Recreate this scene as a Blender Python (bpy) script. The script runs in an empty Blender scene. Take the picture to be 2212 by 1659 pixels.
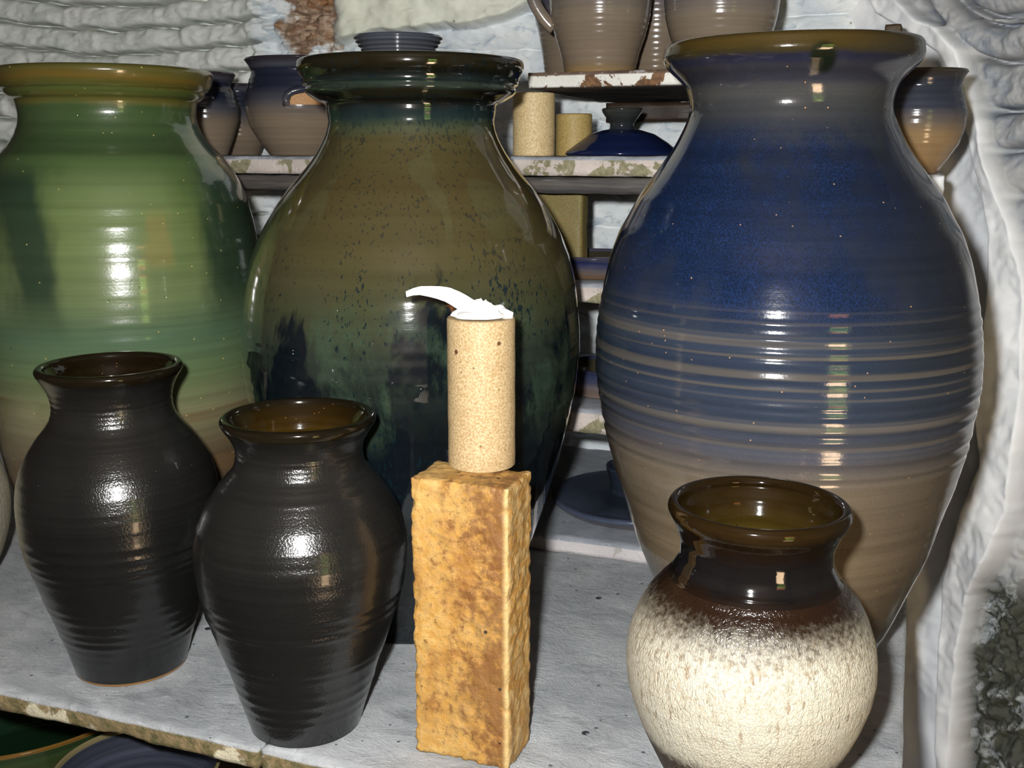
import bpy, math, random
import numpy as np
from mathutils import Vector, noise as mnoise

random.seed(7)
RNG = np.random.default_rng(11)
COL = bpy.context.scene.collection

# ------------------------------------------------------------------ camera
W, HH = 2212.0, 1659.0
F = 2300.0
HOR = 330.0
PITCH = math.atan((HH / 2 - HOR) / F)
CZ = 0.47
CP, SP = math.cos(PITCH), math.sin(PITCH)
FWD = np.array([0, CP, -SP]); UP = np.array([0, SP, CP]); RIGHT = np.array([1.0, 0, 0])
CAM = np.array([0, 0, CZ])


def ray(px, py):
    d = FWD + RIGHT * ((px - W / 2) / F) - UP * ((py - HH / 2) / F)
    return d / np.linalg.norm(d)


def ground(px, py, z=0.0):
    d = ray(px, py)
    return CAM + d * ((z - CZ) / d[2])


def proj(p):
    q = np.asarray(p, float) - CAM
    dep = q @ FWD
    return W / 2 + F * (q @ RIGHT) / dep, HH / 2 - F * (q @ UP) / dep


def srgb(r, g, b, k=1.0):
    def c(v):
        v = v / 255.0
        return k * (v / 12.92 if v <= 0.04045 else ((v + 0.055) / 1.055) ** 2.4)
    return (c(r), c(g), c(b), 1.0)


# ------------------------------------------------------------------ objects
def empty(name, loc, label=None, cat=None, group=None):
    o = bpy.data.objects.new(name, None)
    o.empty_display_size = 0.05
    o.location = loc
    COL.objects.link(o)
    tag(o, label, cat, group)
    return o


def tag(o, label=None, cat=None, group=None, kind=None):
    if label: o['label'] = label
    if cat: o['category'] = cat
    if group: o['group'] = group
    if kind: o['kind'] = kind
    return o


def mesh_obj(name, verts, faces, mat, parent=None, normals=None, smooth=True, attrs=None, loc=None):
    me = bpy.data.meshes.new(name)
    me.from_pydata([tuple(v) for v in verts], [], [tuple(f) for f in faces])
    me.update()
    if smooth:
        me.polygons.foreach_set('use_smooth', [True] * len(me.polygons))
    if normals is not None:
        me.normals_split_custom_set_from_vertices([tuple(n) for n in normals])
    if attrs:
        for k, vals in attrs.items():
            a = me.attributes.new(k, 'FLOAT', 'POINT')
            a.data.foreach_set('value', np.asarray(vals, dtype=np.float32))
    if mat: me.materials.append(mat)
    o = bpy.data.objects.new(name, me)
    COL.objects.link(o)
    if parent: o.parent = parent
    if loc is not None: o.location = loc
    return o


def grid_faces(nr, nc, wrap=False, off=0):
    f = []
    for i in range(nr - 1):
        for j in range(nc if wrap else nc - 1):
            a = off + i * nc + j
            b = off + i * nc + (j + 1) % nc
            f.append((a, b, b + nc, a + nc))
    return f


# ------------------------------------------------------------------ node helper
class NB:
    def __init__(self, name):
        self.m = bpy.data.materials.new(name)
        self.m.use_nodes = True
        self.t = self.m.node_tree
        self.t.nodes.clear()
        self.out = self.t.nodes.new('ShaderNodeOutputMaterial')

    def put(self, sock, v):
        if isinstance(v, bpy.types.NodeSocket):
            self.t.links.new(v, sock)
        else:
            sock.default_value = v

    def n(self, typ, ins=None, **props):
        nd = self.t.nodes.new('ShaderNode' + typ)
        for k, v in props.items(): setattr(nd, k, v)
        for k, v in (ins or {}).items(): self.put(nd.inputs[k], v)
        return nd

    def math(self, op, a, b=0.0, c=None, clamp=False):
        nd = self.n('Math', {0: a, 1: b}, operation=op, use_clamp=clamp)
        if c is not None: self.put(nd.inputs[2], c)
        return nd.outputs[0]

    def add(self, a, b): return self.math('ADD', a, b)
    def sub(self, a, b): return self.math('SUBTRACT', a, b)
    def mul(self, a, b): return self.math('MULTIPLY', a, b)

    def smooth(self, x, a, b, lo=0.0, hi=1.0):
        if a > b: a, b, lo, hi = b, a, hi, lo
        nd = self.n('MapRange', {0: x, 1: a, 2: b, 3: lo, 4: hi}, interpolation_type='SMOOTHSTEP')
        return nd.outputs[0]

    def lin(self, x, a, b, lo=0.0, hi=1.0):
        return self.n('MapRange', {0: x, 1: a, 2: b, 3: lo, 4: hi}).outputs[0]

    def coord(self):
        return self.n('TexCoord').outputs['Object']

    def scale(self, v, s, loc=(0, 0, 0), rot=(0, 0, 0)):
        return self.n('Mapping', {'Vector': v, 'Scale': s, 'Location': loc, 'Rotation': rot}).outputs[0]

    def noise(self, v, scale=5.0, detail=3.0, rough=0.55, dist=0.0):
        return self.n('TexNoise', {'Vector': v, 'Scale': scale, 'Detail': detail, 'Roughness': rough, 'Distortion': dist}).outputs[0]

    def voro(self, v, scale, feature='F1', rnd=1.0):
        return self.n('TexVoronoi', {'Vector': v, 'Scale': scale, 'Randomness': rnd}, feature=feature)

    def mix(self, f, a, b, mode='MIX'):
        nd = self.n('Mix', data_type='RGBA', blend_type=mode, clamp_factor=True)
        self.put(nd.inputs[0], f); self.put(nd.inputs[6], a); self.put(nd.inputs[7], b)
        return nd.outputs[2]

    def ramp(self, f, stops, interp='LINEAR'):
        nd = self.n('ValToRGB', {0: f})
        cr = nd.color_ramp
        cr.interpolation = interp
        while len(cr.elements) < len(stops): cr.elements.new(1.0)
        for e, (p, c) in zip(cr.elements, sorted(stops, key=lambda s: s[0])):
            e.position = min(max(p, 0), 1); e.color = c
        return nd.outputs[0]

    def attr(self, name):
        return self.n('Attribute', attribute_name=name).outputs['Fac']

    def bump(self, h, strength=0.3, dist=0.002, normal=None):
        ins = {'Height': h, 'Strength': strength, 'Distance': dist}
        if normal is not None: ins['Normal'] = normal
        return self.n('Bump', ins).outputs[0]

    def bsdf(self, color, rough=0.5, normal=None, spec=0.5, coat=0.0, coat_rough=0.05, ior=None):
        ins = {'Base Color': color, 'Roughness': rough, 'Specular IOR Level': spec}
        if coat: ins['Coat Weight'] = coat; ins['Coat Roughness'] = coat_rough
        if normal is not None: ins['Normal'] = normal
        if ior: ins['IOR'] = ior
        b = self.n('BsdfPrincipled', ins)
        self.t.links.new(b.outputs[0], self.out.inputs[0])
        return b

    def specks(self, v, scale, size, keep=0.5):
        vo = self.voro(v, scale)
        near = self.math('LESS_THAN', vo.outputs['Distance'], size)
        sel = self.math('GREATER_THAN', self.n('SeparateColor', {0: vo.outputs['Color']}).outputs[0], 1 - keep)
        return self.mul(near, sel)


# ------------------------------------------------------------------ thrown pots
def densify(pl, step=5.0):
    out = []
    for (x0, y0), (x1, y1) in zip(pl[:-1], pl[1:]):
        n = max(1, int(math.hypot(x1 - x0, y1 - y0) / step))
        for i in range(n): out.append((x0 + (x1 - x0) * i / n, y0 + (y1 - y0) * i / n))
    out.append(pl[-1])
    return out


def side_profile(pl, ax):
    """height, distance to the pot's vertical axis and slope for each outline ray"""
    res = []
    for px, py in densify(pl):
        d = ray(px, py)
        dh = d[:2]; rel = ax[:2] - CAM[:2]
        t = (dh @ rel) / (dh @ dh)
        p = CAM + d * t
        off = p[:2] - ax[:2]
        sgn = 1 if off[0] > 0 else -1
        m = d[2] / np.linalg.norm(dh)
        res.append((p[2], sgn * np.linalg.norm(off), m))
    return res


class Pot:
    """a body of revolution from its outline on both sides"""

    def __init__(self, base_px, L, R, z0=0.0, ztop=None, n=260):
        self.ax = ground(*base_px, z=z0)
        self.z0 = z0
        a = side_profile(L, self.ax); b = side_profile(R, self.ax)
        zmin = z0
        zt = min(max(x[0] for x in a), max(x[0] for x in b)) if ztop is None else ztop
        Z = np.linspace(zmin, zt, n)

        def hull(s):
            s = sorted(s)
            zz = np.array([q[0] for q in s]); rr = np.abs(np.array([q[1] for q in s])); mm = np.array([q[2] for q in s])
            r = np.interp(Z, zz, rr)
            for zc, rc, m in zip(zz, rr, mm):
                if abs(m) < 0.02: continue
                dd = np.sqrt(rc * rc + ((Z - zc) / m) ** 2)
                r = np.minimum(r, dd)
            return r
        rl, rr_ = hull(a), hull(b)
        self.r = 0.5 * (rl + rr_)
        off = 0.5 * (rr_ - rl)
        k = np.polyfit(Z, off, 1)
        self.tilt = k
        self.Z = Z - z0
        k3 = np.array([1, 2, 3, 2, 1]) / 9.0
        rp = np.concatenate([[self.r[0]] * 2, self.r, [self.r[-1]] * 2])
        self.r = np.convolve(rp, k3, 'valid')
        e = np.array([self.ax[0], self.ax[1]]); e = e / np.linalg.norm(e)
        self.toward = -e
        self.perp = np.array([e[1], -e[0]])
        if self.perp[0] < 0: self.perp = -self.perp

    def zf(self, py):
        """height of the point on the pot's near face that shows at row py"""
        P = np.stack([self.ax[0] + self.toward[0] * self.r, self.ax[1] + self.toward[1] * self.r, self.Z + self.z0], 1)
        ys = np.array([proj(p)[1] for p in P])
        o = np.argsort(ys)
        return float(np.interp(py, ys[o], self.Z[o]))

    def build(self, name, label, cat, mats, cuts, rings=(), rim=0.006, wall=0.009, group=None, segs=176, wob=0.004,
              inner_depth=None, seed=1, lip=0.6, rim_tilt=0.0, grooves=()):
        """cuts: list of (part name, upper height, material); then interior"""
        rng = np.random.default_rng(seed)
        Z, r = self.Z.copy(), self.r.copy()
        # throwing rings
        zz = np.linspace(Z[0], Z[-1], 700)
        rr = np.interp(zz, Z, r)
        for (za, zb, amp, period) in rings:
            if za > zb: za, zb = zb, za
            nk = max(3, int((zb - za) / period) + 2)
            kn = np.linspace(za, zb, nk)
            jit = kn + rng.uniform(-.25, .25, nk) * period
            am = rng.uniform(.35, 1.0, nk) * amp
            for kz, ka in zip(jit, am):
                rr += ka * np.exp(-((zz - kz) / (0.28 * period)) ** 2) * np.clip((zz - za) / period + .5, 0, 1) * np.clip((zb - zz) / period + .5, 0, 1)
        for (gz_, gw, gd) in grooves:
            q_ = (zz - gz_) / gw
            rr = rr - gd * np.where(q_ > 0, np.exp(-(q_ / .22) ** 2), np.exp(-q_ ** 2))
        prof = []
        rb = rr[0]
        base = [(0.0, 0.002), (rb - .006, 0.002), (rb - .005, 0.0), (rb - .0015, 0.0)]
        prof += base
        prof += list(zip(rr[2:], zz[2:]))
        # lip
        rt, zt = rr[-1], zz[-1]
        th = rim
        for k in range(1, 12):
            a = math.pi * k / 11
            prof.append((rt - th / 2 + th / 2 * math.cos(a), zt + th * lip * math.sin(a)))
        ilip = len(prof)
        # inside
        zi = zz[::-1]
        ri = rr[::-1]
        zlow = wall if inner_depth is None else max(wall, zt - inner_depth)
        # slope-aware thickness
        g = np.gradient(ri, zi)
        for z_, r_, g_ in zip(zi[1::4], ri[1::4], g[1::4]):
            if z_ < zlow: break
            w = min(th + (wall - th) * min(1, (zt - z_) / .03), wall) * math.sqrt(1 + min(abs(g_), 3) ** 2)
            prof.append((max(r_ - w, .004), z_))
        prof.append((0.0, prof[-1][1]))
        prof = np.array(prof)
        th_ = np.linspace(0, 2 * math.pi, segs, endpoint=False)
        R, Zm = prof[:, 0][:, None], prof[:, 1][:, None]
        ph = rng.uniform(0, 6.28, 4)
        fade = np.clip(Zm / (Z[-1] * .3), 0, 1)
        wv = 1 + fade * (wob * np.cos(2 * th_[None] + ph[0] + 5 * Zm) + .5 * wob * np.cos(3 * th_[None] + ph[1] - 7 * Zm) + .3 * wob * np.cos(5 * th_[None] + ph[2] + 16 * Zm))
        Rm = R * wv
        cx = np.polyval(self.tilt, Zm + self.z0)
        X = Rm * np.cos(th_)[None] + cx * self.perp[0]
        Y = Rm * np.sin(th_)[None] + cx * self.perp[1]
        Zf = Zm + 0 * X
        if rim_tilt:
            Zf = Zf + rim_tilt * X * np.clip((Zm - Z[-1] * .7) / (Z[-1] * .3), 0, 1)
        V = np.stack([X, Y, Zf], 2)
        # normals from the whole surface
        dth = np.roll(V, -1, 1) - np.roll(V, 1, 1)
        dpr = np.gradient(V, axis=0)
        N = np.cross(dth, dpr)
        ln = np.linalg.norm(N, axis=2, keepdims=True)
        N = N / np.maximum(ln, 1e-12)
        N[0] = (0, 0, -1); N[-1] = (0, 0, 1)
        root = empty(name, (self.ax[0], self.ax[1], self.z0), label, cat, group)
        nb = len(base)
        idx0 = 0
        self.parts = {}
        for (pn, zu, mt) in list(cuts) + [('interior', None, mats)]:
            if pn == 'interior':
                i1 = len(prof) - 1
            elif zu is None or zu >= zt - 1e-6:
                i1 = ilip - 1
            else:
                i1 = nb + int(np.searchsorted(zz[2:], zu))
            sl = slice(idx0, i1 + 1)
            v = V[sl].reshape(-1, 3); nn = N[sl].reshape(-1, 3)
            nr = i1 + 1 - idx0
            f = grid_faces(nr, segs, True)
            self.parts[pn] = mesh_obj(pn, v, f, mt, root, normals=nn)
            idx0 = i1
        self.root = root
        self.zt = zt
        return root


def tube(pts, radii, segs=14, flat=1.0, up=(0, 0, 1)):
    pts = [np.asarray(p, float) for p in pts]
    V = []; n = len(pts)
    for i, p in enumerate(pts):
        t = pts[min(i + 1, n - 1)] - pts[max(i - 1, 0)]
        t /= np.linalg.norm(t)
        a = np.cross(t, up)
        if np.linalg.norm(a) < 1e-4: a = np.cross(t, (1, 0, 0))
        a /= np.linalg.norm(a); b = np.cross(a, t)
        r = radii[i] if hasattr(radii, '__len__') else radii
        for k in range(segs):
            an = 2 * math.pi * k / segs
            V.append(p + a * math.cos(an) * r + b * math.sin(an) * r * flat)
    Fc = grid_faces(n, segs, True)
    c0 = len(V); V.append(pts[0]); V.append(pts[-1])
    for k in range(segs):
        Fc.append((c0, (k + 1) % segs, k))
        Fc.append((c0 + 1, (n - 1) * segs + k, (n - 1) * segs + (k + 1) % segs))
    return V, Fc


def bez(p0, p1, p2, p3, n=20):
    p0, p1, p2, p3 = map(np.asarray, (p0, p1, p2, p3))
    return [((1 - t) ** 3) * p0 + 3 * t * (1 - t) ** 2 * p1 + 3 * t * t * (1 - t) * p2 + t ** 3 * p3 for t in np.linspace(0, 1, n)]


def slab(L, D, T, nx, ny, nz, amp=0.0, freq=20.0, chip=0.0, seed=0, origin_corner=True):
    """a rough block: x 0..L, y 0..D, z -T..0, rounded and chipped edges; returns verts, faces"""
    key = {}; V = []; Fc = []

    def vid(i, j, k):
        q = (i, j, k)
        if q not in key:
            key[q] = len(V)
            V.append([L * i / nx, D * j / ny, -T + T * k / nz])
        return key[q]
    for i in range(nx):
        for j in range(ny):
            Fc.append((vid(i, j, nz), vid(i + 1, j, nz), vid(i + 1, j + 1, nz), vid(i, j + 1, nz)))
            Fc.append((vid(i, j, 0), vid(i, j + 1, 0), vid(i + 1, j + 1, 0), vid(i + 1, j, 0)))
    for i in range(nx):
        for k in range(nz):
            Fc.append((vid(i, 0, k), vid(i + 1, 0, k), vid(i + 1, 0, k + 1), vid(i, 0, k + 1)))
            Fc.append((vid(i, ny, k), vid(i, ny, k + 1), vid(i + 1, ny, k + 1), vid(i + 1, ny, k)))
    for j in range(ny):
        for k in range(nz):
            Fc.append((vid(0, j, k), vid(0, j, k + 1), vid(0, j + 1, k + 1), vid(0, j + 1, k)))
            Fc.append((vid(nx, j, k), vid(nx, j + 1, k), vid(nx, j + 1, k + 1), vid(nx, j, k + 1)))
    c = np.array([L / 2, D / 2, -T / 2]); hs = np.array([L / 2, D / 2, T / 2])
    so = Vector((seed * 3.1, seed * 1.7, seed * .9))
    for q, i in key.items():
        p = np.array(V[i])
        d = (p - c)
        nrm = np.array([0.0, 0, 0])
        for a in range(3):
            if abs(abs(d[a]) - hs[a]) < 1e-9: nrm[a] = math.copysign(1, d[a])
        ne = int(np.count_nonzero(nrm))
        nr = nrm / np.linalg.norm(nrm)
        nv = mnoise.fractal(Vector(p) * freq + so, 0.8, 2.0, 4)
        s = amp * nv
        if chip:
            # nearness to an edge eats a bit of the corner
            dd = sorted(hs - np.abs(d))
            e = max(0, 1 - dd[1] / chip)
            ch = 0.35 + 0.9 * max(0.0, mnoise.fractal(Vector(p) * freq * 1.3 + so + Vector((9, 9, 9)), .7, 2, 3))
            inward = np.zeros(3)
            for a in range(3):
                if hs[a] - abs(d[a]) < chip: inward[a] = -math.copysign(1, d[a])
            if np.linalg.norm(inward) > 0:
                p = p + inward / np.linalg.norm(inward) * (e ** 2) * chip * .42 * ch
        p = p + nr * s
        V[i] = p
    return V, Fc


# ------------------------------------------------------------------ shelf frame
YAW = math.radians(20.5)
U = np.array([math.cos(YAW), -math.sin(YAW), 0]); NRM = np.array([math.sin(YAW), math.cos(YAW), 0])
P0 = ground(1300, 1207)


def sh(s, d, z): return P0 + U * s + NRM * d + np.array([0, 0, z])


def on_plane(px, py, d):
    """point where the ray meets the vertical plane at depth d behind the shelf front"""
    r = ray(px, py)
    t = ((P0 + NRM * d - CAM) @ NRM) / (r @ NRM)
    p = CAM + r * t
    return (p - P0) @ U, p[2]


# ================================================================== materials
def glaze(name, pot, stops, warp=0.012, ringscale=140.0, ringamt=0.35, blot=6.0, rough=0.14, speck=None, bumpy=0.15,
          extra=None, ringbump=1.2, bscale=60.0, pock=0.0, rough_var=0.04, spec=0.5, ringwarp=0.004, gain=1.0, coat=0.0, coat_rough=.03):
    b = NB(name)
    P = b.coord()
    z = b.n('SeparateXYZ', {0: P}).outputs[2]
    n1 = b.noise(P, blot, 4, .6)
    ringv = b.scale(P, (1.6, 1.6, ringscale))
    n2 = b.noise(ringv, 1.0, 3, .6)
    zz = b.add(z, b.add(b.mul(b.sub(n1, .5), warp * 2), b.mul(b.sub(n2, .5), ringwarp * 2)))
    lo, hi = -0.02, pot.Z[-1] + .02
    f = b.lin(zz, lo, hi)
    c = b.ramp(f, [((s - lo) / (hi - lo), col) for s, col in stops])
    if extra: c = extra(b, P, z, c, n1, n2)
    k = b.lin(n2, .3, .7, 1 - ringamt, 1 + ringamt * .7)
    c = b.mix(1.0, c, b.n('CombineXYZ', {0: k, 1: k, 2: k}).outputs[0], 'MULTIPLY')
    if gain != 1.0:
        c = b.mix(1.0, c, (gain, gain, gain, 1), 'MULTIPLY')
    if speck:
        sc, size, keep, col = speck
        c = b.mix(b.specks(P, sc, size, keep), c, col)
    fine = b.noise(P, bscale * 6, 2, .5)
    hgt = b.add(b.mul(fine, .5), b.mul(n2, ringbump))
    nb_ = b.bump(hgt, bumpy, .0012)
    if pock:
        vo = b.voro(P, 90)
        dimple = b.mul(b.smooth(vo.outputs['Distance'], 0.0, .16, 1, 0), b.math('GREATER_THAN', b.n('SeparateColor', {0: vo.outputs['Color']}).outputs[1], 1 - pock))
        nb_ = b.bump(b.mul(dimple, -1.0), .7, .001, nb_)
    rg = b.add(rough, b.mul(b.sub(n1, .5), rough_var * 2))
    b.bsdf(c, rg, nb_, spec, coat=coat, coat_rough=coat_rough)
    return b.m


def paint_mat(name, base, alt, dirt, moss=None, scale=8.0, bumps=.5, chips=None, attr_mask=None, rough=.75):
    b = NB(name)
    P = b.coord()
    n1 = b.noise(P, scale, 6, .65)
    n2 = b.noise(P, scale * 5, 5, .6)
    n3 = b.noise(P, scale * 2.2, 4, .7, .6)
    c = b.mix(b.smooth(n1, .35, .65), base, alt)
    c = b.mix(b.mul(b.smooth(n3, .56, .72), .7), c, dirt)
    sp = b.specks(P, scale * 12, .16, .06)
    c = b.mix(b.mul(sp, .8), c, srgb(70, 75, 80))
    if chips:
        c = b.mix(b.smooth(b.noise(P, chips[0], 5, .62, .4), chips[1], chips[1] + .03), c, chips[2])
    h = b.add(b.mul(n2, .5), b.mul(n3, .7))
    nb_ = b.bump(h, bumps, .004)
    nb_ = b.bump(b.noise(P, scale * 40, 3, .6), bumps * .5, .001, nb_)
    b.bsdf(c, rough, nb_, .3)
    return b.m


# ------------------------------------------------------------------ outlines measured from the photograph
GREEN_R = [(470, 163), (471, 172), (464, 184), (452, 197), (438, 207), (426, 220), (420, 236), (418, 250), (422, 268), (434, 292), (454, 316), (478, 341),
           (500, 366), (520, 391), (539, 434), (553, 490), (562, 540), (570, 600), (575, 660), (578, 720), (578, 790), (575, 860), (571, 930), (565, 990), (556, 1050), (540, 1110), (520, 1160), (500, 1210)]
GREEN_L = [(-8, 158), (-8, 172), (-3, 184), (2, 196), (10, 210), (22, 222), (31, 236), (33, 252), (31, 272), (24, 294), (8, 316), (-8, 332),
           (-24, 356), (-38, 384), (-50, 430), (-58, 490), (-61, 540), (-61, 600), (-57, 660), (-51, 720), (-42, 790), (-30, 860), (-14, 930), (4, 990), (24, 1050), (52, 1110), (80, 1160), (110, 1210)]
OLIVE_R = [(1133, 142), (1135, 152), (1129, 164), (1120, 172), (1123, 184), (1123, 194), (1118, 203), (1106, 211), (1088, 218), (1077, 226), (1070, 243), (1067, 262), (1069, 280), (1076, 300),
           (1089, 324), (1119, 365), (1146, 398), (1180, 449), (1207, 500), (1234, 554), (1247, 609), (1253, 655), (1256, 701), (1254, 756), (1250, 790), (1245, 832), (1230, 894), (1216, 952), (1198, 1013), (1176, 1085), (1152, 1160), (1126, 1230), (1095, 1305)]
OLIVE_L = [(642, 140), (642, 150), (648, 165), (657, 176), (655, 186), (657, 196), (667, 209), (684, 218), (697, 226), (704, 243), (708, 262), (705, 282), (699, 300),
           (677, 344), (650, 377), (616, 413), (589, 452), (566, 488), (554, 514), (543, 559), (531, 612), (527, 662), (523, 717), (520, 764), (529, 828), (534, 867), (550, 930), (570, 1000), (594, 1070), (625, 1150), (660, 1230), (698, 1305)]
BLUE_R = [(2003, 98), (2006, 108), (2002, 122), (1988, 141), (1958, 164), (1943, 183), (1937, 211), (1938, 238), (1945, 272), (1960, 311), (1983, 347), (2016, 397), (2041, 433), (2059, 462), (2080, 503), (2100, 574), (2114, 635),
          (2124, 700), (2127, 762), (2120, 827), (2108, 888), (2097, 942), (2084, 997), (2063, 1056), (2038, 1115), (1999, 1222), (1959, 1290), (1927, 1350), (1893, 1408)]
BLUE_L = [(1440, 110), (1434, 124), (1440, 144), (1460, 164), (1480, 183), (1491, 208), (1498, 230), (1495, 251), (1483, 273), (1472, 291), (1449, 327), (1424, 360), (1399, 392), (1376, 425), (1359, 464), (1337, 499), (1322, 532), (1314, 557),
          (1305, 600), (1297, 655), (1289, 718), (1284, 765), (1286, 825), (1297, 883), (1310, 948), (1326, 1013), (1350, 1082), (1366, 1138), (1386, 1187), (1404, 1232), (1432, 1300), (1462, 1365), (1484, 1408)]
VA_R = [(398, 786), (395, 796), (384, 812), (375, 835), (371, 862), (377, 886), (398, 906), (425, 936), (449, 970), (465, 1005), (474, 1050), (475, 1100), (470, 1160), (458, 1220), (444, 1270), (429, 1314), (415, 1367), (403, 1417), (398, 1432)]
VA_L = [(70, 800), (73, 812), (84, 827), (100, 847), (109, 872), (107, 899), (94, 927), (71, 953), (51, 987), (37, 1024), (30, 1065), (30, 1105), (35, 1156), (50, 1203), (76, 1256), (98, 1306), (123, 1361), (144, 1407), (159, 1448)]
VB_R = [(819, 899), (817, 911), (805, 930), (791, 950), (785, 973), (790, 998), (818, 1028), (848, 1067), (868, 1112), (879, 1161), (879, 1210), (870, 1260), (854, 1314), (835, 1373), (814, 1433), (796, 1497), (779, 1562)]
VB_L = [(474, 904), (477, 916), (488, 933), (502, 948), (513, 973), (506, 1003), (471, 1038), (442, 1087), (421, 1136), (415, 1186), (424, 1260), (443, 1334), (468, 1393), (498, 1457), (522, 1517), (545, 1572)]
WV_R = [(1844, 1104), (1844, 1118), (1837, 1137), (1820, 1160), (1808, 1187), (1804, 1215), (1813, 1242), (1840, 1270), (1860, 1298), (1877, 1338), (1888, 1377), (1893, 1417), (1890, 1477), (1880, 1528), (1860, 1576), (1832, 1624), (1806, 1658), (1776, 1695), (1752, 1730)]
WV_L = [(1441, 1090), (1446, 1114), (1461, 1138), (1473, 1165), (1471, 1190), (1455, 1212), (1415, 1246), (1387, 1286), (1364, 1334), (1352, 1377), (1348, 1417), (1355, 1469), (1371, 1524), (1391, 1576), (1411, 1620), (1429, 1658), (1452, 1695), (1474, 1730)]

def across(b, P, z, pot):
    """distance from the pot's own middle line, measured sideways"""
    v = b.n('VectorMath', {0: P, 1: (pot.perp[0], pot.perp[1], 0)}, operation='DOT_PRODUCT').outputs['Value']
    return b.sub(v, b.add(b.mul(z, float(pot.tilt[0])), float(pot.tilt[0] * pot.z0 + pot.tilt[1])))


# ------------------------------------------------------------------ the big green jar
green = Pot((303, 1208), GREEN_L, GREEN_R)
gz = green.zf


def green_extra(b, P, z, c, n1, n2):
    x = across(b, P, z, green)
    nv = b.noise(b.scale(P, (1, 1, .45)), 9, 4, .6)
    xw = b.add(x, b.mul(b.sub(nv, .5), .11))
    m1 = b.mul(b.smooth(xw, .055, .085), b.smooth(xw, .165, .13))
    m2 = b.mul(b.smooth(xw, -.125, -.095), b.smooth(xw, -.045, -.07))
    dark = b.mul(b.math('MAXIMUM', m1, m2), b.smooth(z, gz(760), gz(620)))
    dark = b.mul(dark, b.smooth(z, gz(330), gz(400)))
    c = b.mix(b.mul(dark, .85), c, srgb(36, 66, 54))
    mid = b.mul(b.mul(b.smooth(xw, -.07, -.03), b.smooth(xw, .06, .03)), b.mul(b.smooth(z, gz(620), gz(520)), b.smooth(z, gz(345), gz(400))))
    c = b.mix(b.mul(mid, .4), c, srgb(146, 168, 112))  # lighter middle, partly a diffuse highlight put into the glaze colour
    tan = b.mul(b.mul(b.smooth(xw, .014, .024), b.smooth(xw, .042, .032)), b.mul(b.smooth(z, gz(600), gz(560)), b.smooth(z, gz(440), gz(490))))
    c = b.mix(b.mul(tan, .6), c, srgb(176, 160, 96))
    st = b.noise(b.scale(P, (2, 2, 38)), 1.6, 4, .6, .3)
    low = b.mul(b.smooth(z, gz(800), gz(900)), b.smooth(st, .48, .62))
    return b.mix(b.mul(low, .6), c, srgb(150, 118, 82))


gst = [(gz(1250), srgb(120, 96, 72)), (gz(1010), srgb(128, 108, 82)), (gz(900), srgb(160, 158, 118)), (gz(820), srgb(128, 152, 104)), (gz(740), srgb(108, 138, 106)),
       (gz(640), srgb(138, 156, 104)), (gz(480), srgb(128, 148, 88)), (gz(350), srgb(100, 128, 76)), (gz(325), srgb(78, 104, 64)), (gz(230), srgb(82, 108, 64)), (gz(212), srgb(120, 112, 52)), (gz(195), srgb(96, 112, 56)), (gz(165), srgb(132, 108, 46)), (gz(145), srgb(112, 106, 52))]
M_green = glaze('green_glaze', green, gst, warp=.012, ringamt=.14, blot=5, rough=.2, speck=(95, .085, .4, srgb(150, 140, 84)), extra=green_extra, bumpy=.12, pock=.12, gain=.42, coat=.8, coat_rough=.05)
M_green_in = glaze('green_glaze_inside', green, [(0, srgb(70, 80, 40)), (1, srgb(70, 80, 40))], rough=.2)
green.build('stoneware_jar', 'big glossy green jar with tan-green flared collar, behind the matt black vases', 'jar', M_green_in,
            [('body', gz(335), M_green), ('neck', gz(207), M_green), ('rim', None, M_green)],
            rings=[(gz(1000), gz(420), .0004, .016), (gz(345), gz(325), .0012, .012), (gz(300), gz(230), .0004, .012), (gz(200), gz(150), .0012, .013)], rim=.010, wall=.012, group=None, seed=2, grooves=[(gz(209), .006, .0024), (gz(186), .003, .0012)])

# ------------------------------------------------------------------ the olive jar with its lid
olive = Pot((897, 1305), OLIVE_L, OLIVE_R)
oz = olive.zf


def olive_extra(b, P, z, c, n1, n2):
    # dark blue-black dashes running diagonally over the lower half
    q = b.scale(P, (6, 6, 4), rot=(0, math.radians(38), 0))
    d1 = b.noise(q, 1.6, 5, .62, .4)
    depth = b.smooth(z, oz(560), oz(800))
    thr = b.sub(.66, b.mul(depth, .20))
    m = b.smooth(b.sub(d1, thr), -.02, .05)
    c = b.mix(b.mul(m, b.smooth(z, oz(520), oz(620))), c, srgb(22, 30, 36))
    tq = b.noise(b.scale(P, (1, 1, .5), rot=(0, .5, 0)), 13, 6, .7, .3)
    tm = b.mul(b.smooth(tq, .48, .62), b.mul(b.smooth(z, oz(600), oz(760)), b.smooth(z, oz(1010), oz(900))))
    c = b.mix(b.mul(tm, .75), c, srgb(80, 102, 80))
    # green-blue specks
    sn_ = b.noise(b.scale(P, (1, 1, .4)), 340, 3, .6)
    pat = b.noise(P, 10, 4, .6)
    sp = b.smooth(b.add(sn_, b.mul(b.sub(pat, .5), .5)), .585, .65)
    band = b.math('MAXIMUM', b.mul(b.smooth(z, oz(480), oz(640)), .9), .55)
    c = b.mix(b.mul(sp, band), c, srgb(22, 44, 52))
    # thicker run marks at the shoulder
    q2 = b.noise(b.scale(P, (1, 1, .25)), 16, 3, .5, 1.2)
    runs = b.mul(b.smooth(q2, .56, .6), b.mul(b.smooth(z, oz(560), oz(480)), b.smooth(z, oz(280), oz(330))))
    c = b.mix(b.mul(runs, .35), c, srgb(112, 112, 78))
    return c


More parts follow.
